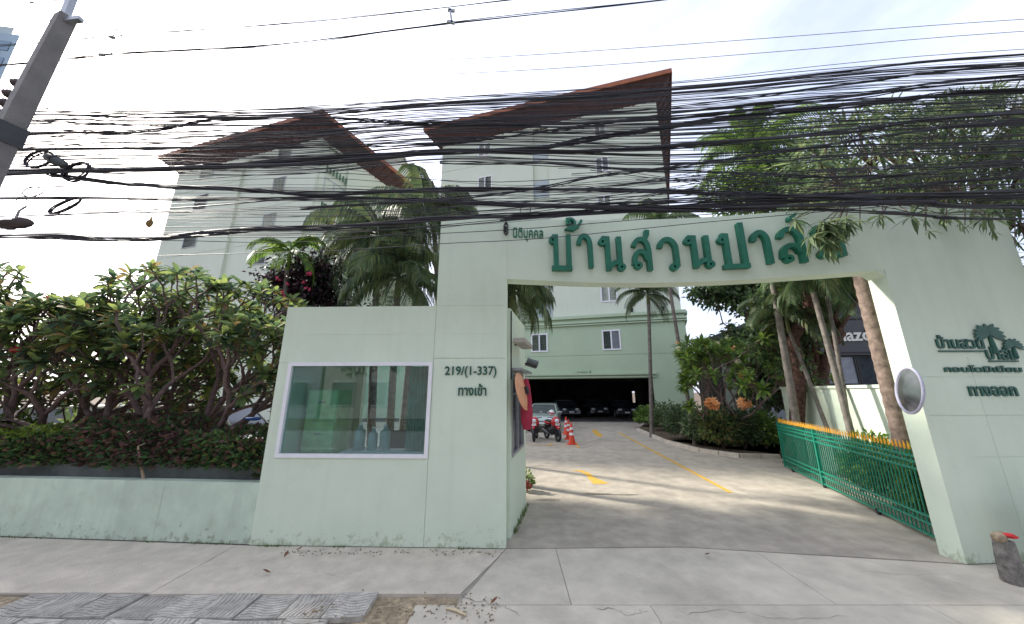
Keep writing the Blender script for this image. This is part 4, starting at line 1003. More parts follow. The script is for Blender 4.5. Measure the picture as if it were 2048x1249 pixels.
# big frangipani spreading over the planter
kp = lambda q: q.y > 5.55 and q.z < 5.3+.3*math.sin(q.x*2.1) and (q.x < -3.75 or q.z > 3.4 or q.y > 7.6)
frangipani('frangipani_tree', 'big spreading frangipani with many bare grey stems, left of the guardhouse', 'tree', (-6.55, 6.6, .7),
    [(0,0,-.25,-.1,1,1), (.1,.1,.5,.1,.8,1.05), (-.1,0,-.9,-.05,.65,1.15), (.15,-.05,1.0,-.1,.55,1.1), (0,.15,.1,.8,.8,1), (-.15,.1,-.55,.6,.7,1.1), (.1,-.1,.15,-.6,.8,.85), (-.2,-.05,-1.2,.2,.45,1.15), (.2,0,1.3,.25,.45,1.0)],
    5, .90, .08, L_FRANG, T_FR, 15, .84, 290, 11, M_FBARK, .3, ((M_RED, 5),), kp)
frangipani('frangipani_tree', 'second frangipani at the left edge, blurred green crown behind the planter wall', 'tree', (-9.6, 6.9, .7),
    [(0,0,-.2,-.1,1,1.1), (.1,.1,.6,.1,.7,1.1), (-.1,0,-.9,-.1,.7,1.1), (0,.15,.1,.8,.8,1), (.1,-.1,.3,-.5,.9,1), (.1,-.1,.9,-.2,.7,1)],
    5, .84, .08, L_FRANG, T_FR, 14, .84, 8, 23, M_FBARK, .3, ((M_RED, 2),), lambda q: q.y > 5.6 and q.z < 5.3)
# hedge
def hedge(name, label, cat, poly_fn, n, mats, tmpl, seed, loc, core, weights, zf):
    rg = random.Random(seed); t = thing(name, label, cat, loc); leaves = []
    for i in range(n):
        x, y, z, nrm = poly_fn(rg); d = (nrm+rnd_dir(rg)*.9).normalized(); k = weights(x, z, rg)
        leaves.append((leafM(Vector((x, y, z))-Vector(loc), d, rg, rg.uniform(.8, 1.3), 1.0), k))
    foliage(t, mats, leaves, tmpl, 0)
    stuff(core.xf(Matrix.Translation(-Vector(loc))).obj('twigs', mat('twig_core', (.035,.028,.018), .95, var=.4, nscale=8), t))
    return t
def hedge_pt(rg):
    x = rg.uniform(-13.3, -3.72); yf = 5.72-.0705*(x+8.4)+.16; top = 1.50+.10*math.sin(x*1.7)+.06*math.sin(x*5.1)
    if rg.random() < .6:
        z = rg.uniform(.95, top); return x, yf+.10*math.sin(x*3+z*4)+rg.uniform(-.06,.1)+.12*max(0, z-1.3), z, Vector((0,-1,.5))
    return x, yf+rg.uniform(.05, 1.0), top+rg.uniform(-.08,.06), Vector((0,-.2,1))
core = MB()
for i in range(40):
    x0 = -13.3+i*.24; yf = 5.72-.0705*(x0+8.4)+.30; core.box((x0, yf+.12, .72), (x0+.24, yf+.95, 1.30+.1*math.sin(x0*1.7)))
def hw(x, z, rg):
    if x < -7.6 and z > 1.38: return rg.choice((2, 5, 5))
    if -7.2 < x < -5.2: return rg.choice((0, 1, 3, 3, 4, 1))
    return rg.choice((0, 0, 1, 2, 3, 4, 1))
hedge('clipped_hedge', 'clipped hedge of green and brownish leaves behind the low street wall', 'hedge', hedge_pt, 15000, L_HEDGE+[mat('lime_leaf', (.24,.34,.05), .5, trans=.4)], T_TINY, 3, (-8, 6.2, .9), core, hw, None)
# generic crown
def crown_tree(name, label, cat, loc, blobs, n, mats, tmpl, seed, bark, r0=.12, n_obj=0, twig=True, group=None):
    """blobs: (x,y,z,rx,ry,rz) in world; leaves in ragged clumps inside each, limbs running to every blob"""
    rg = random.Random(seed); t = thing(name, label, cat, loc, group); o = Vector(loc); leaves = []; tr = MB()
    top = Vector((sum(b[0] for b in blobs)/len(blobs), sum(b[1] for b in blobs)/len(blobs), min(b[2]-b[5]*.4 for b in blobs)))-o
    tr.tube(crooked(Vector((0,0,0)), top, rg, 6, .04), [lerp(r0, r0*.6, i/6) for i in range(7)], 8)
    vol = sum(b[3]*b[4]*b[5] for b in blobs)
    for b in blobs:
        c = Vector(b[:3])-o; tr.tube(crooked(top*rg.uniform(.75, 1), c, rg, 4, .1), [lerp(r0*.5, r0*.12, i/4) for i in range(5)], 5)
        nb = int(n*b[3]*b[4]*b[5]/vol); ncl = max(4, nb//26)
        for _ in range(ncl):
            d = rnd_dir(rg); q = c+Vector((d.x*b[3], d.y*b[4], d.z*b[5]))*rg.uniform(.35, 1.05)
            if twig: tr.tube([c+(q-c)*.3, q], [.018, .006], 3, caps=False)
            kk = rg.randrange(len(mats))
            for _ in range(nb//ncl):
                e = rnd_dir(rg)*rg.uniform(.05, .34); k = kk if rg.random() < .55 else rg.randrange(len(mats))
                leaves.append((leafM(q+e, (e+rnd_dir(rg)*.2+Vector((0,0,-.08))).normalized(), rg, rg.uniform(.8, 1.3), .7), k))
    tr.obj('trunk', bark, t); foliage(t, mats, leaves, tmpl, n_obj)
    return t
def bl(px, py, Y, rx, ry, rz): p = at(px, py, Y); return (p.x, p.y, p.z, rx, ry, rz)
# palms
def frond_mesh(L, el, dr, ll, seed, mats, nl=38, hang=.8):
    rg = random.Random(seed); mb = MB(); pts = []; p = Vector((0,0,0)); a = el; st = L/14
    for i in range(15):
        pts.append(p.copy()); p = p+Vector((math.cos(a), 0, math.sin(a)))*st; a -= dr/14*(1+.8*i/14)
    mb.tube(pts, [lerp(.026, .006, i/14) for i in range(15)], 4, 1, caps=False)
    for i in range(nl):
        t = .10+.88*i/nl; f = t*14; j = min(13, int(f)); q = pts[j].lerp(pts[j+1], f-j); ax = (pts[j+1]-pts[j]).normalized()
        l = ll*(.55+.75*math.sin(math.pi*min(1, t*.85+.1)))*rg.uniform(.85, 1.1)
        for sgn in (-1, 1):
            d = (ax*.55+Vector((0, sgn, 0))*.8+Vector((0,0,.25-hang*.4))).normalized(); e = (d*.5+Vector((0,0,-hang))).normalized()
            m1 = q+d*l*.45; m2 = m1+e*l*.6; w = ax*.026+Vector((0,0,.012))
            k = rg.choice((0, 0, 0, 2, 3)) if len(mats) > 3 else 0
            mb.add([q-w*.6, q+w*.6, m1+w, m1-w, m2], [(0,1,2,3),(3,2,4)], k, True)
    return mb.mesh('frond', mats)
FR_CACHE = {}
def palm(label, base, top, L, r0, r1, nfr, seed, mats, ll=.36, els=(1.05, .45, -.15), hang=.8, shaft=True, nm='palm_tree', bark=None):
    rg = random.Random(seed); base = Vector(base); top = Vector(top)
    t = thing(nm, label, 'palm tree', base, None); tp = top-base; mb = MB(); k = max(8, int(tp.length/.22)); pts = []; rd = []
    for i in range(k*2+1):
        u = i/(k*2); bend = Vector((tp.y, -tp.x, 0))*.03*math.sin(math.pi*u)
        pts.append(tp*u+bend); rd.append(lerp(r0, r1, u)*(1.05 if i % 2 else .97)*(1+.35*max(0, .06-u)/.06))
    mb.tube(pts, rd, 10); mb.obj('trunk', bark or M_PBARK, t)
    if shaft: 
        mb = MB(); mb.tube([tp-Vector((0,0,.1)), tp+Vector((0,0,.3)), tp+Vector((0,0,.6))], [r1*1.25, r1*1.1, r1*.4], 8); mb.obj('crownshaft', mats[2], t); tp = tp+Vector((0,0,.45))
    for i in range(nfr):
        c = i % 3; key = (L, c, ll, hang, mats[0].name, i % 2)
        if key not in FR_CACHE: FR_CACHE[key] = frond_mesh(L, els[c]+.12*(i % 2), (1.7, 1.5, 1.3)[c], ll, len(FR_CACHE)+1, mats, hang=hang)
        o = link('frond', FR_CACHE[key], t); o.location = tp+Vector((0,0,.05*(2-c))); o.rotation_euler = (rg.uniform(-.25,.25), rg.uniform(-.12,.12), i*2.4+rg.uniform(-.3,.3))
        o.scale = [rg.uniform(.85, 1.12)]*3
    return t
def palm_px(label, b, Yb, t, Yt, *a, **k):
    bp_ = at(*b, Yb); bp_.z = 0 if Yb > 8 else bp_.z; 
    g_ = at(b[0], b[1], Yb); g_.z = 0
    return palm(label, g_, at(*t, Yt), *a, **k)
palm_px('tall palm with long drooping fronds just left of the gateway top', (822,620), 10.5, (845,452), 10.5, 2.5, .13, .10, 24, 1, L_PALM, ll=.66, hang=1.3, els=(.95,.25,-.55))
palm_px('leaning feathery palm left of the tallest one, fronds hanging over the guardhouse', (770,610), 9.6, (755,500), 9.6, 2.3, .12, .09, 26, 2, L_PALM, ll=.62, hang=1.3, els=(.85,.15,-.6))
palm_px('bushy palm with yellow-tipped fronds rising above the left of the gateway', (905,640), 12.0, (868,452), 12.0, 1.9, .12, .09, 16, 22, L_PALM, ll=.5, hang=1.0)
palm_px('low drooping palm between the two tall ones, brushing the guardhouse roof', (800,640), 8.9, (795,590), 8.9, 2.0, .10, .08, 20, 24, L_PALM, ll=.55, hang=1.2)
palm_px('small palm with two curled fronds above the purple shrub', (585,620), 9.0, (575,535), 9.0, 1.25, .06, .05, 9, 3, L_LIGHT, ll=.25, hang=.5)
palm_px('palm with its fronds hanging inside the left top of the gateway opening', (1022,700), 8.6, (1026,618), 8.6, 1.5, .10, .08, 20, 4, L_PALM, ll=.55, hang=1.3)
palm_px('slim straight grey palm before the car park opening', (1300,830), 17.0, (1297,606), 17.0, 1.9, .095, .08, 18, 5, L_PALM, ll=.42)
palm_px('slim leaning palm by the right corner of the car park building', (1384,830), 14.0, (1322,470), 14.0, 2.2, .08, .065, 14, 6, L_DARK, ll=.45)
palm_px('pale trunked palm behind the far end of the green gate', (1590,840), 9.8, (1505,330), 9.8, 2.3, .10, .075, 15, 7, L_LIGHT, ll=.45, els=(1.35,.9,.3))
palm_px('thin leaning palm between the pale trunk and the rough grey one', (1668,850), 9.2, (1577,660), 10.0, 1.4, .055, .045, 16, 8, L_PALM, ll=.3)
palm_px('grey ringed palm in the middle of the green wall behind the gate', (1703,860), 8.0, (1625,580), 8.6, 1.5, .075, .06, 18, 9, L_DARK, ll=.42, hang=1.1)
palm_px('dark thin palm trunk leaning close behind the grey ringed palm', (1690,860), 8.5, (1646,552), 9.2, 1.3, .05, .045, 14, 19, L_DARK, ll=.36)
palm_px('thickest brown palm trunk, nearest to the right pillar', (1808,885), 6.75, (1708,500), 6.75, 1.7, .155, .125, 13, 10, L_PALM, ll=.42, bark=mat('brown_palm_bark', (.21,.155,.125), .9, var=.3, nscale=9, bump=.7, bscale=14))

# dark shrub with pink flowers
t = crown_tree('flowering_shrub', 'dark purple-leaved shrub with pink flowers beyond the frangipani', 'shrub', (-6.6, 9.6, 0),
    [bl(600,560,9.5,1.0,.7,.9), bl(650,580,10,.8,.7,.7), bl(560,580,9.4,.7,.6,.7), bl(680,640,10,1.0,.7,.8), bl(620,640,9.4,1.0,.7,.8), bl(640,540,9.6,.7,.6,.6)], 9000, leafset('maroon_leaf', [(.05,.02,.03), (.03,.05,.025), (.07,.03,.045), (.03,.02,.03)], .25), T_SM, 31, M_BARK)
rg = random.Random(4)
for k in range(9):
    mb = MB(); add_flower(mb, rg, .026, 6); o = mb.obj('flower', mat('pink_petal', (.75,.08,.18), .6, trans=.3), t); o.location = at(rg.uniform(540,625), rg.uniform(525,600), 8.75)-t.location
# trees behind the gateway
for k, (x, y, h, lab) in enumerate(((-9,-8.5,4.6,'street tree across the road, left of the camera line'), (-2.5,-9.2,5.2,'street tree across the road straight behind the camera'), (5.5,-8.8,4.4,'street tree across the road, to the right behind the camera'))):  # unseen trees opposite, added so the guardhouse window reflects something dark and busy
    crown_tree('street_tree', lab, 'tree', (x, y, 0), [(x,y,h,1.6,1.3,1.2), (x-1.2,y,h-.7,1.1,1,.8), (x+1.2,y+.2,h-.5,1.2,1,.9), (x,y,h+1.0,1,1,.7)], 1700, L_DARK, [leaf_tmpl(.30,.2,2,.2,.2)], 140+k, M_BARK, .13, twig=False)
crown_tree('leafy_tree', 'bright green leafy tree rising behind the right half of the gateway top', 'tree', (8.2, 10.6, 0),
    [bl(1480,380,9.5,1.1,.9,.9), bl(1560,340,9.8,1.1,.9,.9), bl(1640,380,9.2,1.1,.9,.7), bl(1700,400,8.8,.9,.8,.6), bl(1500,300,10,.55,.5,1.0), bl(1540,410,9,1,.8,.5), bl(1780,400,8.4,.9,.7,.6)], 12000, L_LIGHT, T_SM, 41, M_BARKR, .2)
crown_tree('shade_tree', 'dark green fine-leaved tree behind the building corner, seen through the gateway', 'tree', (9.9, 15.6, 0),
    [bl(1430,585,16,1.3,1.1,.6), bl(1500,600,15.8,1.4,1.1,1.0), bl(1560,640,15.6,1.3,1.1,1.3), bl(1470,555,16,1.4,1.1,.8), bl(1620,600,15,1.3,1.1,1.1), bl(1540,575,15.6,1.4,1.2,1.0), bl(1500,690,15,1.4,1.0,1.0), bl(1570,720,14.5,1.3,1.0,1.1), bl(1530,780,14.5,1.2,.9,.8)], 15000, L_DARK, [leaf_tmpl(.24,.14,2,.2,.2)], 42, M_BARK, .14)
crown_tree('vine_clad_tree', 'rough reddish tree trunk hung with leafy creepers beside the pale palm', 'tree', (9.0, 11.0, 0),
    [bl(1560,620,10.6,1.0,.9,.8), bl(1610,660,10.4,.8,.7,.8), bl(1540,690,10.8,.7,.6,.7), bl(1640,560,10,1.0,.8,.7), bl(1690,575,9.8,1.0,.8,.45), bl(1730,565,9.5,.8,.7,.4), bl(1600,740,10.2,.5,.5,.6), bl(1570,560,10.4,1,.8,.6)], 8500, L_DARK+L_LIGHT[:1], T_SM, 43, M_BARKR, .30)
# flowering frangipani in the garden bed
frangipani('frangipani_tree', 'round frangipani with orange and cream flowers in the garden bed right of the drive', 'tree', (8.35, 13.5, 0),
    [(0,0,-.2,-.1,1.2,1.5), (.05,.05,.4,.1,1,1.5), (-.05,0,-.8,-.1,1,1.6), (0,.1,.1,.4,1.2,1.4), (0,-.1,-.1,-.6,1,1.4), (0,0,-1.2,-.3,.9,1.6), (.05,0,.8,-.3,.9,1.4)],
    4, .84, .055, L_LIGHT[:3]+L_FRANG[:2], [leaf_tmpl(.34,.12,3,.25,.3,.58)], 20, 1.05, 120, 51, M_FBARK, .25, ((M_CREAM, 14), (M_ORANGE, 5)), lambda q: q.z < 4.15 and q.x > .50*q.y)
for px, py, Y, nm in ((1424,808,11.3,'large cluster of orange blooms low on the near side of the garden frangipani'), (1488,808,11.4,'smaller orange bloom cluster between the thin trunks in the garden'), (1487,748,11.4,'orange bloom cluster high on the right of the garden frangipani')):
    rg = random.Random(px); t = thing('flower_cluster', nm, 'flowers', at(px, py, Y)); mb = MB()
    for j in range(5 if px == 1424 else 3): add_flower(mb, rg, .075, 7)
    mb.obj('petals', M_ORANGE, t); mb = MB(); mb.tube([(0,0,0),(.1,.3,.05)], .012, 5); mb.obj('stalk', M_BARK, t)
def shrub(label, p, r, h, mats, tmpl, n, seed):
    rg = random.Random(seed); t = thing('shrub', label, 'shrub', p); leaves = []; mb = MB()
    for i in range(14):
        a = rg.uniform(0, 6.28); q = Vector((math.cos(a)*r*.6, math.sin(a)*r*.5, h*rg.uniform(.5,.85))); mb.tube([(0,0,0), q*.5+Vector((0,0,.05)), q], [.012,.01,.005], 4, caps=False)
    for i in range(n):
        d = rnd_dir(rg); d.z = abs(d.z)*1.2-.35; q = Vector((d.x*r, d.y*r*.9, h*.5+d.z*h*.55))*rg.uniform(.6, 1.05)*(1+.2*noise.noise(d*2+Vector((seed,0,0))))
        leaves.append((leafM(q, (d+rnd_dir(rg)*.6).normalized(), rg, rg.uniform(.8,1.3), .8), rg.randrange(len(mats))))
    mb.obj('stems', M_BARK, t); foliage(t, mats, leaves, tmpl, 0)
bed = [gp(1276,862), gp(1330,886), gp(1400,905), gp(1480,916), gp(1560,918), gp(1562,880), Vector((9.0,11.6,0)), Vector((8.8,18,0)), gp(1300,842)]
mb = MB(); mb.prism([(p.x, p.y) for p in bed], .0, .10); gb = struct(mb.obj('garden_bed', M_SOIL))
for a, b in zip(bed[:5], bed[1:5]):
    L = (b-a).length; k = max(1, int(L/.5))
    for i in range(k):
        p, q = a.lerp(b, i/k), a.lerp(b, (i+.96)/k); mb = MB(); mb.bar(p+Vector((0,-.04,.065)), q+Vector((0,-.04,.065)), .12, .14); mb.obj('kerbstone', M_CONCL, gb)
shr = [((1300,858),.75,1.1,L_LIGHT,'light green shrub at the far left tip of the garden bed'), ((1335,868),.8,1.4,L_LONG,'grey-green bush with a bright patch just before the car park corner'), ((1372,888),.7,1.35,L_DARK,'dark shrub hiding the foot of the leaning palm'),
       ((1412,900),.65,1.3,L_LONG,'grey-green shrub under the orange blooms'), ((1450,908),.65,1.3,L_FRANG,'green shrub in the middle of the garden bed front'), ((1492,908),.6,1.3,L_DARK,'dense dark shrub left of the clipped green one'), ((1535,908),.6,1.25,L_LIGHT,'clipped green shrub touching the far end of the gate')]
for k, (px, r, h, m, lab) in enumerate(shr):
    p = gp(*px); p = p+Vector((p.x, p.y, 0)).normalized()*r*.8; p.z = .05; r *= 1.12; h *= 1.1; shrub(lab, p, r, h, m, T_SM, 2200, 60+k)
for k, (x, y, h) in enumerate(((7.35,6.9,1.15),(7.7,7.7,1.2),(7.0,6.0,1.1))):
    shrub(('yellow-green bush behind the middle of the green gate', 'yellow-green bush farthest back behind the green gate', 'yellow-green bush behind the near end of the green gate')[k], (x, y, 0), .5, h, L_LIGHT, T_SM, 1300, 80+k)
p = gp(1052, 985); shrub('little red-flowered weed at the rear corner of the guardhouse', (p.x+.03, p.y+.1, 0), .13, .42, L_LIGHT, T_TINY, 160, 90)
mb = MB(); add_flower(mb, random.Random(2), .04, 8); o = mb.obj('blossom', M_RED); tag(o, 'red blossom on the weed beside the guardhouse corner', 'flower'); o.location = gp(1055, 985)+Vector((0,-.02,.12))

# overhanging tree on the right
rg = random.Random(77); t = thing('overhanging_tree', 'long-leaved tree reaching over the right end of the gateway', 'tree', (9.9, 6.6, 0)); o = t.location
tr = MB(); fork = Vector((9.3, 6.2, 4.7)); tr.tube([p-o for p in crooked(Vector((9.9,6.6,0)), fork, rg, 7, .03)], [lerp(.19,.12,i/7) for i in range(8)], 9)
leaves = []; hubs = []
for (px, py, Y) in ((1980,300,5.4),(1900,260,5.6),(1820,300,5.3),(1740,330,5.2),(1680,370,4.9),(1900,380,4.9),(1990,400,5.0),(1780,400,4.9),(1650,300,5.8),(2030,220,5.4),(1930,200,5.8),(2060,330,4.6),(1720,270,6.0),(2040,450,4.9)):
    h = at(px, py, Y); hubs.append(h); m = fork.lerp(h, .5)+Vector((0,0,.25)); 
    tr.tube([p-o for p in crooked(fork, m, rg, 3, .06)+crooked(m, h, rg, 3, .06)[1:]], [lerp(.075,.022,i/6) for i in range(7)], 6, caps=False)
def inreg(px, py):                                      # ragged lower/left limits of the crown
    return py > 232-(px-1600)*.13 and py < 435+max(0, (px-1960))*.9 and px > 1560+.6*abs(py-350)
cnt = 0
while cnt < 400:
    px, py = rg.uniform(1560, 2130), rg.uniform(150, 560)
    if not inreg(px, py): continue
    if px < 1750 and rg.random() < .45: continue
    q = at(px, py, rg.uniform(4.6, 6.3))
    if q.z < 4.9 and q.y > 4.75 and q.x < 8.1: q = at(px, py, rg.uniform(4.3, 4.7))
    h = min(hubs, key=lambda k: (k-q).length); d = (q-h)
    if d.length > 1.5: continue
    tr.tube([p-o for p in crooked(h, q, rg, 2, .1)], [.015,.010,.006], 4, caps=False)
    rosette(leaves, q-o, (d.normalized()+Vector((0,0,.25))+rnd_dir(rg)*.4).normalized(), rg, 14, rg.uniform(.9, 1.35), 4, (.3, 1.2)); cnt += 1
for (px, py, Y, n) in ((1650,455,4.5,3),(1662,470,4.45,3),(1640,450,4.5,2),(1668,450,4.5,2),(1852,462,4.4,1),(1893,448,4.4,1),(1850,445,4.4,1),(1585,440,4.6,1),(1720,440,4.5,1),(1765,442,4.5,1),(1690,445,4.5,2),(1630,478,4.42,2),(1655,490,4.42,2),(1930,450,4.5,2),(1985,470,4.6,2),(2030,490,4.6,2)):
    q = at(px, py, Y); h = at(1700 if px < 1700 else px, 395, 4.75); tr.tube([h-o, q-o], [.009,.006], 4, caps=False)
    for _ in range(n): rosette(leaves, q-o+rnd_dir(rg)*.04, Vector((0,-.3,-1))+rnd_dir(rg)*.4, rg, 12 if px < 1700 else 5, 1.15 if px < 1700 else .6, 4, (.2, .9))
tr.obj('trunk', M_BARK, t); foliage(t, L_LONG, leaves, T_LONG, 290)

# ================================================================ VEHICLES
def make_car(label, loc, rz, paint, van=False, cat='car'):
    t = thing('parked_car', label, cat, loc, None, rz); L, Wd = (4.6, 1.75) if van else (4.2, 1.7); Hh = 1.75 if van else 1.45
    prof = [(-L/2,.35),(-L/2+.04,.75),(-L/2+.15,.92),(-L*.18,.97),(L*.22,.96),(L/2-.25,.82),(L/2-.03,.62),(L/2,.35)]
    if van: prof[5] = (L/2-.2,.95); prof[6] = (L/2-.02,.7)
    bm = bmesh.new(); n = len(prof); V = []
    for y, sc in ((-Wd/2,1),(-Wd/2+.08,1),(Wd/2-.08,1),(Wd/2,1)):
        V.append([bm.verts.new((x*(1 if abs(y) < Wd/2-.01 else .985), y, z-(0 if abs(y) < Wd/2-.01 else .06)*(z > .5))) for x, z in prof])
    for a, b in zip(V, V[1:]):
        for i in range(n): bm.faces.new((a[i], a[(i+1) % n], b[(i+1) % n], b[i]))
    bm.faces.new(V[0][::-1]); bm.faces.new(V[-1]); bmesh.ops.recalc_face_normals(bm, faces=bm.faces)
    me = bpy.data.meshes.new('body'); bm.to_mesh(me); bm.free(); me.materials.append(paint); link('body', me, t)
    x0, x1, x2, x3 = (-L/2+.1, -L/2+.3, L*.14, L*.30) if van else (-L*.42, -L*.27, L*.08, L*.27); w0, w1 = Wd/2-.06, Wd/2-.22
    zt = Hh-.05
    mb = MB(); mb.add([(x0,-w0,.92),(x3,-w0,.92),(x3,w0,.92),(x0,w0,.92),(x1,-w1,zt),(x2,-w1,zt),(x2,w1,zt),(x1,w1,zt)], [(0,1,5,4),(1,2,6,5),(2,3,7,6),(3,0,4,7)]); mb.obj('glass', mat('car_glass', (.03,.045,.05), .05, spec=.9), t)
    mb = MB(); mb.box((x1-.03,-w1-.02,zt-.02), (x2+.05,w1+.02,zt+.04))
    for (a, b) in (((x0,w0),(x1,w1)), ((x3,w0),(x2,w1)), (((x0+x3)/2,w0),((x1+x2)/2,w1))):
        for s in (-1, 1): mb.bar((a[0], s*a[1]*1.005, .92), (b[0], s*b[1]*1.01, zt), .06, .05)
    mb.obj('roof', paint, t)
    for s in (-1, 1):
        for x in (-L*.31, L*.31):
            m2 = MB(); m2.tube([(x, s*(Wd/2-.2), .31), (x, s*(Wd/2+.01), .31)], .31, 18); w_ = m2.obj('wheel', M_DARK, t); m2 = MB(); m2.tube([(x, s*(Wd/2), .31), (x, s*(Wd/2+.025), .31)], .18, 12); m2.obj('rim', M_STEEL, w_)
        m2 = MB(); m2.ell((L/2-.10, s*(Wd/2-.3), .70), (.14,.2,.09)); m2.obj('headlight', mat('lamp_glass', (.75,.78,.8), .1), t)
        m2 = MB(); m2.ell((x3-.15, s*(Wd/2+.06), 1.0), (.06,.09,.06)); m2.obj('mirror', paint, t)
        m2 = MB(); m2.ell((-L/2+.06, s*(Wd/2-.25), .78), (.06,.16,.09)); m2.obj('tail_light', M_RED, t)
    mb = MB(); mb.box((L/2-.02,-.45,.42), (L/2+.012,.45,.58)); mb.obj('grille', M_DARK, t); mb = MB(); mb.box((L/2+.012,-.2,.44), (L/2+.025,.2,.55)); mb.obj('number_plate', M_WHITE, t)
    return t
P_BEIGE = mat('beige_car_paint', (.52,.54,.46), .3, coat=.6, var=.02); P_WHITE = mat('white_car_paint', (.68,.69,.68), .3, coat=.6, var=.02); P_SILV = mat('silver_green_paint', (.36,.42,.38), .3, .3, coat=.6, var=.02); P_DRK = mat('dark_car_paint', (.03,.035,.05), .25, coat=.6)
q = at(160, 815, 9.4); make_car('pale beige car roof showing over the hedge at the left', (q.x, 9.6, 0), R(8), P_BEIGE, True)
q = at(390, 805, 9.6); make_car('white van behind the frangipani stems, roof over the hedge', (q.x, 10.2, 0), R(4), P_WHITE, True, 'van')
q = gp(1082, 868); make_car('silver-green car facing out at the left side of the car park opening', (1.95, 20.8, 0), R(-100), P_SILV)
for k, (x, y, rz, lab) in enumerate(((4.6,31,-80,'dark car deep in the car park behind the traffic cones'), (7.4,32,-85,'dark car in the middle of the car park gloom'), (9.6,30.5,-95,'dark car in the car park under the light opening'))):
    make_car(lab, (x, y, 0), R(rz), P_DRK)
make_car('grey car glimpsed behind the garden frangipani trunks', (12.2, 17.2, 0), R(175), mat('grey_car_paint', (.25,.27,.28), .3, coat=.5))

def motorbike(label, loc, rz, body, group=None):
    t = thing('motorbike', label, 'motorbike', loc, None, rz)        # forward = +x
    def wheel(x, r):
        mb = MB(); mb.tube([(x+r*math.cos(a*math.pi/12), 0, r+.04+r*math.sin(a*math.pi/12)) for a in range(25)], .055, 8, caps=False); w = mb.obj('wheel', M_DARK, t)
        mb = MB(); mb.tube([(x,-.03,r+.04),(x,.03,r+.04)], r*.3, 10)
        for k in range(6): a = k*math.pi/3; mb.bar((x,0,r+.04), (x+r*.92*math.cos(a), 0, r+.04+r*.92*math.sin(a)), .02, .03)
        mb.obj('rim', M_DARK, w)
    wheel(.62, .24); wheel(-.60, .24)
    mb = MB(); mb.tube([(.62,-.08,.3),(.50,-.08,.62),(.42,-.08,.95)], .022, 6); mb.tube([(.62,.08,.3),(.50,.08,.62),(.42,.08,.95)], .022, 6); mb.obj('fork', M_DARK, t)
    mb = MB(); mb.ell((.42,0,.80), (.15,.22,.24)); mb.ell((-.38,0,.72), (.34,.15,.10)); mb.obj('fairing', body, t); mb = MB(); mb.ell((-.05,0,.40), (.38,.17,.17)); mb.ell((.33,0,.48), (.15,.20,.22)); mb.ell((-.45,0,.60), (.3,.15,.12)); mb.obj('under_cowl', M_DARK, t)
    mb = MB(); mb.ell((.64,0,.58), (.22,.07,.07)); mb.obj('front_fender', body, t)
    mb = MB(); mb.ell((-.28,0,.80), (.42,.14,.07)); mb.obj('seat', M_DARK, t)
    mb = MB(); mb.ell((-.05,0,.32), (.2,.12,.14)); mb.tube([(-.1,-.14,.28),(-.7,-.17,.42)], .045, 8); mb.obj('engine', M_STEEL, t)
    mb = MB(); mb.tube([(.36,-.34,1.0),(.42,-.1,.98),(.42,.1,.98),(.36,.34,1.0)], .018, 6); mb.obj('handlebar', M_DARK, t)
    for s in (-1, 1):
        m = MB(); m.tube([(.38,s*.22,1.0),(.36,s*.30,1.18)], .008, 5); m.ell((.36,s*.31,1.22), (.02,.07,.05)); m.obj('mirror', M_STEEL, t)
    mb = MB(); mb.ell((.56,0,.86), (.06,.11,.09)); mb.obj('headlight', MATS['lamp_glass'], t)
    mb = MB(); mb.box((.60,-.10,.66), (.615,.10,.76)); mb.obj('number_plate', M_WHITE, t)
    mb = MB(); mb.ell((-.70,0,.72), (.06,.10,.05)); mb.obj('tail_light', M_RED, t)
    mb = MB(); mb.tube([(0,.1,.25),(-.1,.28,.02)], .012, 5); mb.obj('kickstand', M_STEEL, t)
    return t
M_REDP = mat('red_bike_paint', (.50,.015,.02), .25, coat=.5, var=.05)
p = gp(1072, 882); motorbike('red motorbike parked closest to the guardhouse', (p.x, p.y+.3, 0), R(-100), M_REDP)
p2 = gp(1106, 882); mk = motorbike('red and white motorbike next to the traffic cones', (p2.x, p2.y+.3, 0), R(-72), M_REDP)
hl = thing('helmet', 'white and red crash helmet on the handlebar of the motorbike by the cones', 'helmet', (p2.x-.0, p2.y+.25, 1.12))
mb = MB(); mb.ell((0,0,.05), (.14,.16,.15), 14, 10); mb.obj('shell', P_WHITE, hl); mb = MB(); mb.ell((0,-.05,.05), (.125,.125,.06), 14, 8); mb.obj('visor', M_REDP, hl)
# cones
M_CONE = mat('orange_red_cone', (.72,.07,.03), .5, var=.08)
def cone(label, loc):
    t = thing('traffic_cone', label, 'traffic cone', loc, 'traffic cones beside the motorbikes')
    mb = MB(); mb.box((-.19,-.19,0), (.19,.19,.035)); mb.obj('base', M_CONE, t)
    r = lambda z: lerp(.145, .03, z/.86)
    mb = MB(); mb.tube([(0,0,.035),(0,0,.86)], [r(.035), r(.86)], 18); mb.obj('cone_body', M_CONE, t)
    for z0, z1 in ((.36,.46),(.58,.67)):
        mb = MB(); mb.tube([(0,0,z0),(0,0,z1)], [r(z0)+.004, r(z1)+.004], 18, caps=False); mb.obj('reflective_band', M_WHITE, t)
    return t
for px, py, lab in ((1144,889,'nearest of the three orange traffic cones'), (1138,879,'middle one of the three orange traffic cones'), (1133,869,'farthest of the three orange traffic cones')):
    p = gp(px, py); cone(lab, (p.x, p.y, 0))

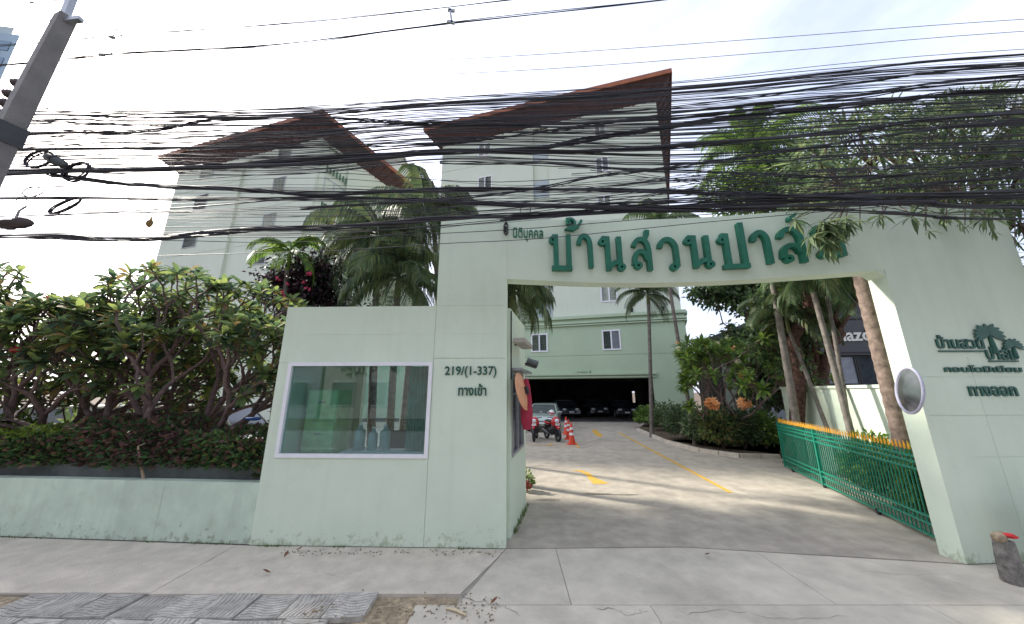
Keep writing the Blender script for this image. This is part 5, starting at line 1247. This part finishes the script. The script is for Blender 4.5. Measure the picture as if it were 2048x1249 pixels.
# ================================================================ UTILITY POLE
a, b = at(124, 64, 3.5), at(30, 248, 3.5); dv = (a-b).normalized(); foot = b-dv*(b.z/dv.z); top = a+dv*((8.9-a.z)/dv.z)
top = at(132, 36, 3.5)
pl = thing('utility_pole', 'square grey concrete power pole leaning at the left edge', 'utility pole', foot)
def sq(p, w, ang=.5): return [p+Vector((math.cos(ang+k*math.pi/2), math.sin(ang+k*math.pi/2), 0))*w*.707 for k in range(4)]
vs = sq(Vector((0,0,0)), .27)+sq(top-foot, .155); mb = MB(); mb.add(vs, [(0,3,2,1),(4,5,6,7),(0,1,5,4),(1,2,6,5),(2,3,7,6),(3,0,4,7)]); mb.obj('shaft', M_POLE, pl)
c = at(12, 268, 3.5)-foot; mb = MB(); mb.add(sq(c-dv*.16, .245)+sq(c+dv*.10, .235), [(0,3,2,1),(4,5,6,7),(0,1,5,4),(1,2,6,5),(2,3,7,6),(3,0,4,7)]); mb.obj('cable_band', mat('dark_band', (.05,.055,.06), .7), pl)
q = top-foot; mb = MB(); mb.bar(q+Vector((-.02,0,-.25)), q+Vector((-.03,0,.55)), .07, .07); mb.bar(q+Vector((-.12,-.02,-.12)), q+Vector((.25,-.02,-.05)), .06, .06); mb.obj('top_bracket', M_STEEL, pl)
for k, (px, py) in enumerate(((33,167),(17,188),(8,206),(2,228),(-6,245))):
    q = at(px, py, 3.55)-foot; mb = MB(); mb.tube([q+Vector((-.05,0,0)), q+Vector((-.02,0,0)), q+Vector((.0,0,0)), q+Vector((.03,0,0)), q+Vector((.05,0,0))], [.03,.055,.035,.055,.03], 10); mb.bar(q+Vector((0,0,0)), q+Vector((.16,.03,-.01)), .015, .015)
    mb.obj('insulator', mat('brown_porcelain', (.05,.03,.03), .3), pl)
# HV bracket ends and spacers on the upper lines
def ypl(px, py, Y0):
    d = ray(px, py); t = Y0/(d.y+.055*d.x); return Vector((d.x*t, d.y*t, CAM_H+d.z*t))
def cat_pts(P, n):
    out = []
    for i in range(len(P)-1):
        p0 = P[max(i-1, 0)]; p1 = P[i]; p2_ = P[i+1]; p3 = P[min(i+2, len(P)-1)]
        for k in range(n):
            t = k/n; out.append(.5*((2*p1)+(p2_-p0)*t+(2*p0-5*p1+4*p2_-p3)*t*t+(3*p1-p0-3*p2_+p3)*t**3))
    out.append(P[-1].copy()); return out
def cpath(px, Y0, ext=True):
    P = [ypl(x, y, Y0) for x, y in px]
    if ext:
        if px[0][0] < 90: 
            d = (P[0]-P[1]); d = d/max(.5, abs(d.x)); P.insert(0, P[0]+Vector((-6, .33, d.z*2.0)))
        if px[-1][0] > 2000: d = (P[-1]-P[-2]); d = d/max(.5, abs(d.x)); P.append(P[-1]+Vector((8, -.44, d.z*2.5)))
    return cat_pts(P, 5)
GC = 'black cables strung across the street front'
def cable(px, r, label, Y0=3.6, group=None, m=M_CABLE, strands=1, cat='cable', nm='cable', spread=None):
    pts = cpath(px, Y0); mb = MB()
    if strands == 1: mb.tube(pts, r, 5, caps=False)
    else:
        rg = random.Random(int(sum(p[1] for p in px))); sp = spread or r*2.4
        for s in range(strands):
            ph = rg.uniform(0, 6.28); fr = rg.uniform(.25, .9); am = sp*rg.uniform(.3, 1)
            mb.tube([p+Vector((0, math.cos(ph+i*fr), math.sin(ph+i*fr)))*am for i, p in enumerate(pts)], r*rg.uniform(.7, 1.2), 5, caps=False)
    return tag(mb.obj(nm, m), label, cat, group)
cable([(0,92),(235,71),(600,46),(1010,0),(1300,-40),(2100,-160)], .0055, 'topmost twin power line crossing above everything, leaving at the top edge', 3.7, strands=2)
cable([(0,131),(235,108),(560,90),(900,46),(1350,-2),(2100,-95)], .0065, 'thick upper power line with a spacer, second from the top', 3.7, strands=3, spread=.02)
cable([(0,12),(70,4),(240,-6),(500,-20)], .008, 'short power line cutting the top left corner above the pole', 3.7)
cable([(0,215),(360,150),(650,133),(1100,108),(1600,72),(2060,38)], .0035, 'upper one of the two lone thin lines in the open sky', 3.6, m=M_CABLE2)
cable([(0,230),(320,178),(650,160),(1100,138),(1600,100),(2060,62)], .0035, 'lower one of the two lone thin lines in the open sky', 3.6, m=M_CABLE2)
for px, py in ((902,34),):
    p = ypl(px, py, 3.68); mb = MB(); mb.bar(p+Vector((-.02,0,.14)), p+Vector((.02,0,-.12)), .03, .03); mb.bar(p+Vector((-.05,0,.13)), p+Vector((.05,0,.11)), .03, .04); mb.bar(p+Vector((-.05,0,-.09)), p+Vector((.06,0,-.12)), .03, .04); tag(mb.obj('line_spacer', M_STEEL), 'small grey spacer clamped between the two upper power lines', 'spacer')
for px, py, lab in ((232,70,'upper line clamp right of the pole top'), (212,105,'triangular line clamp right of the pole top')):
    p = ypl(px, py, 3.68); mb = MB(); mb.tube([p+Vector((.10,0,-.02)), p+Vector((-.02,0,.12)), p+Vector((-.05,0,-.06)), p+Vector((.1,0,-.02))], .008, 5); mb.ell((p.x-.05, p.y, p.z-.05), (.05,.03,.02)); tag(mb.obj('line_clamp', M_STEEL), lab, 'clamp')
BUN = [
 ([(40,230),(300,236),(600,232),(900,206),(1150,195),(1400,174),(1700,142),(2060,108)], 4, 'thin loose bundle forming the top of the cable tangle'),
 ([(30,246),(300,252),(600,250),(900,243),(1340,216),(1700,168),(2060,128)], 4, 'second cable bundle down, passing under the right tower peak'),
 ([(20,270),(300,262),(430,240),(640,236),(900,250),(1340,236),(1700,196),(2060,160)], 5, 'wavy bundle that lifts near the left tower roof peak'),
 ([(10,300),(400,296),(870,288),(1100,262),(1340,228),(1700,190),(2060,150)], 5, 'bundle crossing the red soffit diagonally'),
 ([(0,346),(320,338),(560,324),(870,302),(1060,300),(1200,275),(1500,232),(1800,200),(2060,180)], 10, 'thick dark bundle across both towers, rising to the right'),
 ([(0,350),(560,330),(870,308),(1100,304),(1340,294),(1700,262),(2060,225)], 7, 'dark bundle running just under the thick rising one'),
 ([(100,352),(300,370),(480,381),(640,387),(900,381),(1340,382),(1700,396),(2060,380)], 9, 'dark bundle sagging over the balconies of the left tower'),
 ([(0,398),(350,399),(640,396),(880,401),(1100,412),(1340,404),(1700,388),(2060,352)], 6, 'bundle below the sagging one, dipping before the right tower'),
 ([(0,472),(240,480),(480,462),(640,456),(880,439),(1100,428),(1340,414),(1700,398),(2060,392)], 9, 'lowest thick bundle skimming the top of the gateway'),
 ([(880,325),(1100,330),(1340,342),(1600,352),(1850,350),(2060,320)], 4, 'bundle drooping between the third and fifth floors of the right tower'),
 ([(600,418),(1000,388),(1200,352),(1340,336),(1600,298),(1850,262),(2060,240)], 4, 'bundle climbing diagonally over the right tower'),
 ([(900,405),(1340,420),(1600,412),(1850,404),(2060,414)], 8, 'dense black bundle above the gateway name'),
 ([(1000,440),(1300,425),(1600,420),(1850,430),(2060,440)], 5, 'low black bundle tangled in the right tree'),
]
for k, (px, n, lab) in enumerate(BUN): cable(px, .0060 if n < 7 else .0085, lab, 3.45+.03*(k % 5), strands=n, nm='cable_bundle', cat='cable bundle', spread=.008+.0026*n)
cable([(0,528),(320,512),(640,503),(880,488),(1100,476),(1500,437),(2060,396)], .0042, 'lone thin line crossing the gateway name', 3.5)
cable([(90,432),(300,420),(480,407),(700,385)], .008, 'short cable rising from the coils towards the left tower', 3.6)
rg = random.Random(99)
for k in range(100):
    f = (k+rg.random())/100; f2 = min(1, max(0, f+rg.gauss(0, .07)))
    yl = 216+132*f; y6 = lerp(214, 345, f2**1.25)+rg.gauss(0, 3); y9 = lerp(197, 318, f2**1.2)+rg.gauss(0, 3); y13 = lerp(168, 330, f2**1.15)+rg.gauss(0, 5); yr = lerp(106, 300, f2)+rg.gauss(0, 7)
    w = rg.gauss(0, 4)
    cable([(30-f*60, yl), (300, lerp(yl, y6, .5)+w), (600, y6), (900, y9), (1340, y13), (1700, lerp(y13, yr, .52)-4), (2060, yr)], rg.choice((.0028,.0036,.0036,.005)), 'one of the many thin black cables strung across the street front', 3.4+rg.random()*.5, GC, m=M_CABLE if f > .25 or rg.random() < .5 else M_CABLE2)
for k in range(30):
    y0 = rg.uniform(352, 486); y1 = y0+rg.gauss(-2, 14); y2_ = lerp(y1, 405, .35)+rg.gauss(0, 8); y3 = lerp(300, 432, rg.random()); 
    cable([(-10, y0), (330, lerp(y0, y1, .5)), (640, y1), (1000, y2_), (1400, lerp(y2_, y3, .5)), (1750, lerp(y2_, y3, .8)), (2060, y3)], rg.choice((.0026,.0034,.0044)), 'one of the thin lower cables passing between the towers and the gateway', 3.4+rg.random()*.4, 'thin lower cables above the gateway')
for k in range(20):
    y0 = rg.uniform(330, 425); y3 = rg.uniform(240, 440)
    cable([(1150+rg.uniform(-150,150), y0), (1450, lerp(y0, y3, .35)), (1750, lerp(y0, y3, .72)), (2060, y3)], rg.choice((.0026,.0034,.0045)), 'one of the black cables crowding in front of the right tree', 3.4+rg.random()*.4, 'cables in front of the right tree')
# coils and splice boxes by the pole
def coil(label, px, py, rx, ry, rot, n, r):
    c = ypl(px, py, 3.45); s = 4.2/FPX; mb = MB(); rg = random.Random(px)
    for k in range(n):
        ph = rg.uniform(0, 6.28); jx, jy = rg.uniform(.92, 1.08), rg.uniform(.9, 1.1)
        pts = []
        for i in range(25):
            a = i*math.pi/12; x = rx*jx*math.cos(a); y = ry*jy*math.sin(a); xx = x*math.cos(rot)-y*math.sin(rot); yy = x*math.sin(rot)+y*math.cos(rot)
            pts.append((c.x+xx*s, c.y+.012*math.sin(a+ph)+k*.008, c.z+yy*s))
        mb.tube(pts, r, 5, caps=False)
    return tag(mb.obj('cable_coil', M_CABLE), label, 'cable coil')
coil('round coil of thick cable nearest the pole, above the dark splice box', 76, 318, 24, 19, .5, 4, .008)
coil('twisted cable coil hanging right of the splice box', 150, 342, 26, 20, .4, 5, .009)
coil('thin single loop of wire below the splice box', 66, 384, 19, 13, 0, 1, .005)
coil('narrow slanted cable coil hanging lowest on the left', 129, 411, 31, 8, .48, 3, .008)
coil('small faint wire loop above the junction box at the left edge', 42, 402, 14, 8, .5, 1, .004)
c = ypl(112, 322, 3.42); o = thing('splice_box', 'dark cylindrical cable splice box slung between two coils', 'splice box', c)
mb = MB(); mb.tube([(-.14,0,.06),(-.11,0,.05),(.10,0,-.05),(.15,0,-.07)], [.025,.055,.055,.02], 10); mb.obj('case', mat('dark_plastic', (.05,.055,.055), .6), o); mb = MB(); mb.tube([(-.03,0,.02),(.0,0,.0)], .062, 10); mb.obj('clip', M_DARK, o)
c = ypl(35, 448, 3.42); o = thing('junction_box', 'brown lumpy junction box hanging at the left edge below the coils', 'junction box', c)
mb = MB(); mb.ell((-.05,0,0), (.22,.08,.05)); mb.ell((.05,0,.02), (.12,.07,.06)); mb.ell((-.12,0,-.04), (.1,.06,.03)); mb.obj('case', mat('brown_plastic', (.07,.05,.05), .7), o); mb = MB(); mb.tube([(-.05,0,.04),(-.04,0,.18),(.03,0,.24)], .012, 6); mb.obj('bracket', M_STEEL, o)
tag(MB().ell(tuple(ypl(299, 447, 3.5)), (.045,.02,.05)).add([ypl(299,447,3.5)+Vector(v) for v in ((-.03,0,.02),(.03,0,.03),(.01,0,.11))], [(0,1,2)]).obj('caught_leaf', L_FRANG[4]), 'olive dead leaf caught on the cables above the frangipani', 'leaf')

# ================================================================ SMALL THINGS ON THE GROUND
p0, p1 = at(288, 962, 5.62), at(276, 893, 5.62)
tag(MB().tube([p0, p0.lerp(p1, .5)+Vector((.02,-.02,0)), p1], [.022,.017,.012], 6).tube([p1, p1+Vector((.10,0,.04))], .008, 4).obj('wooden_stake', mat('dry_wood', (.36,.27,.18), .9)), 'short dry wooden stake standing in the planter before the hedge', 'stake')
p = at(508, 838, 6.6); tag(MB().ell((0,0,0), (.14,.08,.035)).ell((-.12,.03,.0), (.08,.06,.03)).obj('plastic_sheet', mat('blue_plastic', (.05,.17,.6), .4)), 'crumpled blue plastic lying on the hedge by the guardhouse', 'plastic sheet').location = p
for k, (px, py, lab) in enumerate(((591,1104,'brown dry leaf close to the guardhouse wall'), (568,1119,'curled dry leaf farther left below the guardhouse window'), (541,1150,'small dark dry leaf left on the pale pavement'), (1409,1112,'pale dry leaf in the middle of the driveway entrance'), (980,1214,'orange dry leaf beside the pavement joint'))):
    p = gp(px, py); o = link('fallen_leaf', MB().add(*leaf_tmpl(.09, .045, 3, -.5, .7), 0, True).mesh('fallen_leaf', mat('dry_leaf', (.20,.09,.045), .8, var=.3, nscale=20))); o.location = p+Vector((0,0,.022)); o.rotation_euler = (0, 0, k*1.7); tag(o, lab, 'leaf', 'dry leaves on the pavement')
p0, p1 = gp(893, 1220), gp(932, 1234)
tag(MB().tube([p0+Vector((0,0,.015)), p0.lerp(p1,.5)+Vector((0,.01,.02)), p1+Vector((0,0,.012))], [.010,.014,.012], 6).obj('dry_stick', mat('pale_stick', (.55,.45,.30), .9)), 'pale dry stick lying beside the broken pavers', 'stick')
rg = random.Random(12); mb = MB()
for i in range(420):
    px, py = (rg.uniform(600,1000), rg.gauss(1218,14)) if rg.random() < .65 else (rg.uniform(560,1020), rg.gauss(1106,3.2))
    if py > 1249 or py < 1098: continue
    p = gp(px, py); 
    if p.y > fy(p.x)-.04: p.y = fy(p.x)-rg.uniform(.03,.10)
    s = rg.uniform(.003, .011); mb.ell((p.x, p.y, s*.5), (s*1.3, s, s*.7), 5, 3)
stuff(mb.obj('pavement_grit', M_SAND, side))
# moss and weeds along the wall foot
mb = MB()
for i in range(700):
    x = rg.choice((rg.uniform(-12,-3.8), rg.uniform(-3.7,-.1))); y = (6.07-(x+13.5)*.0705 if x < -3.72 else fy(x))-rg.uniform(.005,.05)
    if noise.noise(Vector((x*1.3, 0, 3))) < .02: continue
    h = rg.uniform(.012,.05); a = rg.uniform(0, 6.28); w = Vector((math.cos(a), math.sin(a), 0))*.006
    b_ = Vector((x, y, -.004)); mb.add([b_-w, b_+w, b_+Vector((rg.uniform(-.02,.02), rg.uniform(-.02,.0), h))], [(0,1,2)])
for i in range(110):
    u = rg.uniform(.5, 1.9); b_ = PS.pt(u, 0, rg.uniform(.01,.06)); h = rg.uniform(.02,.10); a = rg.uniform(0, 6.28); w = Vector((math.cos(a), math.sin(a), 0))*.007
    mb.add([b_-w, b_+w, b_+Vector((rg.uniform(-.03,.04), rg.uniform(-.02,.02), h))], [(0,1,2)])
tag(stuff(mb.obj('wall_foot_weeds', L_LIGHT[1])), 'tiny weeds and moss along the foot of the walls', 'weeds')
# concrete stump with red rag at the right edge
p = gp(2030, 1166); o = thing('concrete_stump', 'weathered grey concrete stump topped with red rag at the right edge', 'bollard', p)
mb = MB(); mb.tube([(0,0,0),(0,0,.25),(.01,0,.43)], [.10,.092,.08], 10); mb.obj('post', mat('weathered_concrete', (.20,.19,.17), .95, var=.3, nscale=14, bump=.8), o)
mb = MB(); mb.ell((-.04,-.01,.46), (.07,.06,.055)); mb.ell((.03,.02,.47), (.07,.05,.04)); mb.obj('rubble', M_SAND, o)
mb = MB(); mb.ell((.05,-.03,.49), (.07,.04,.02)); mb.ell((.10,-.02,.47), (.06,.04,.02)); mb.obj('rag', mat('red_rag', (.6,.03,.03), .8), o)
p = gp(2190, 1172); o = thing('litter_bin', 'black bin edge cut off by the right border of the picture', 'bin', (p.x+.05, p.y+.12, 0))
mb = MB(); mb.tube([(0,0,0),(0,0,.75)], [.15,.19], 14); mb.obj('body', M_DARK, o); mb = MB(); mb.tube([(0,0,.75),(0,0,.80),(0,0,.83)], [.20,.20,.14], 14); mb.obj('lid', M_DARK, o)
# window boxes and antenna: white drain at the right of the gateway
p = at(2030, 560, 5.6); dr = thing('drain_pipe', 'white sloping pipe beside the right end of the gateway', 'pipe', (p.x, p.y, 0))
mb = MB(); mb.tube([(0.1,.3,0),(0.1,.3,4.3)], .06, 10); mb.obj('pipe', M_WHITE, dr); mb = MB(); mb.tube([(0.1,.22,4.0),(0.1,.22,4.1)], .08, 10); mb.obj('bracket', M_DARK, dr)
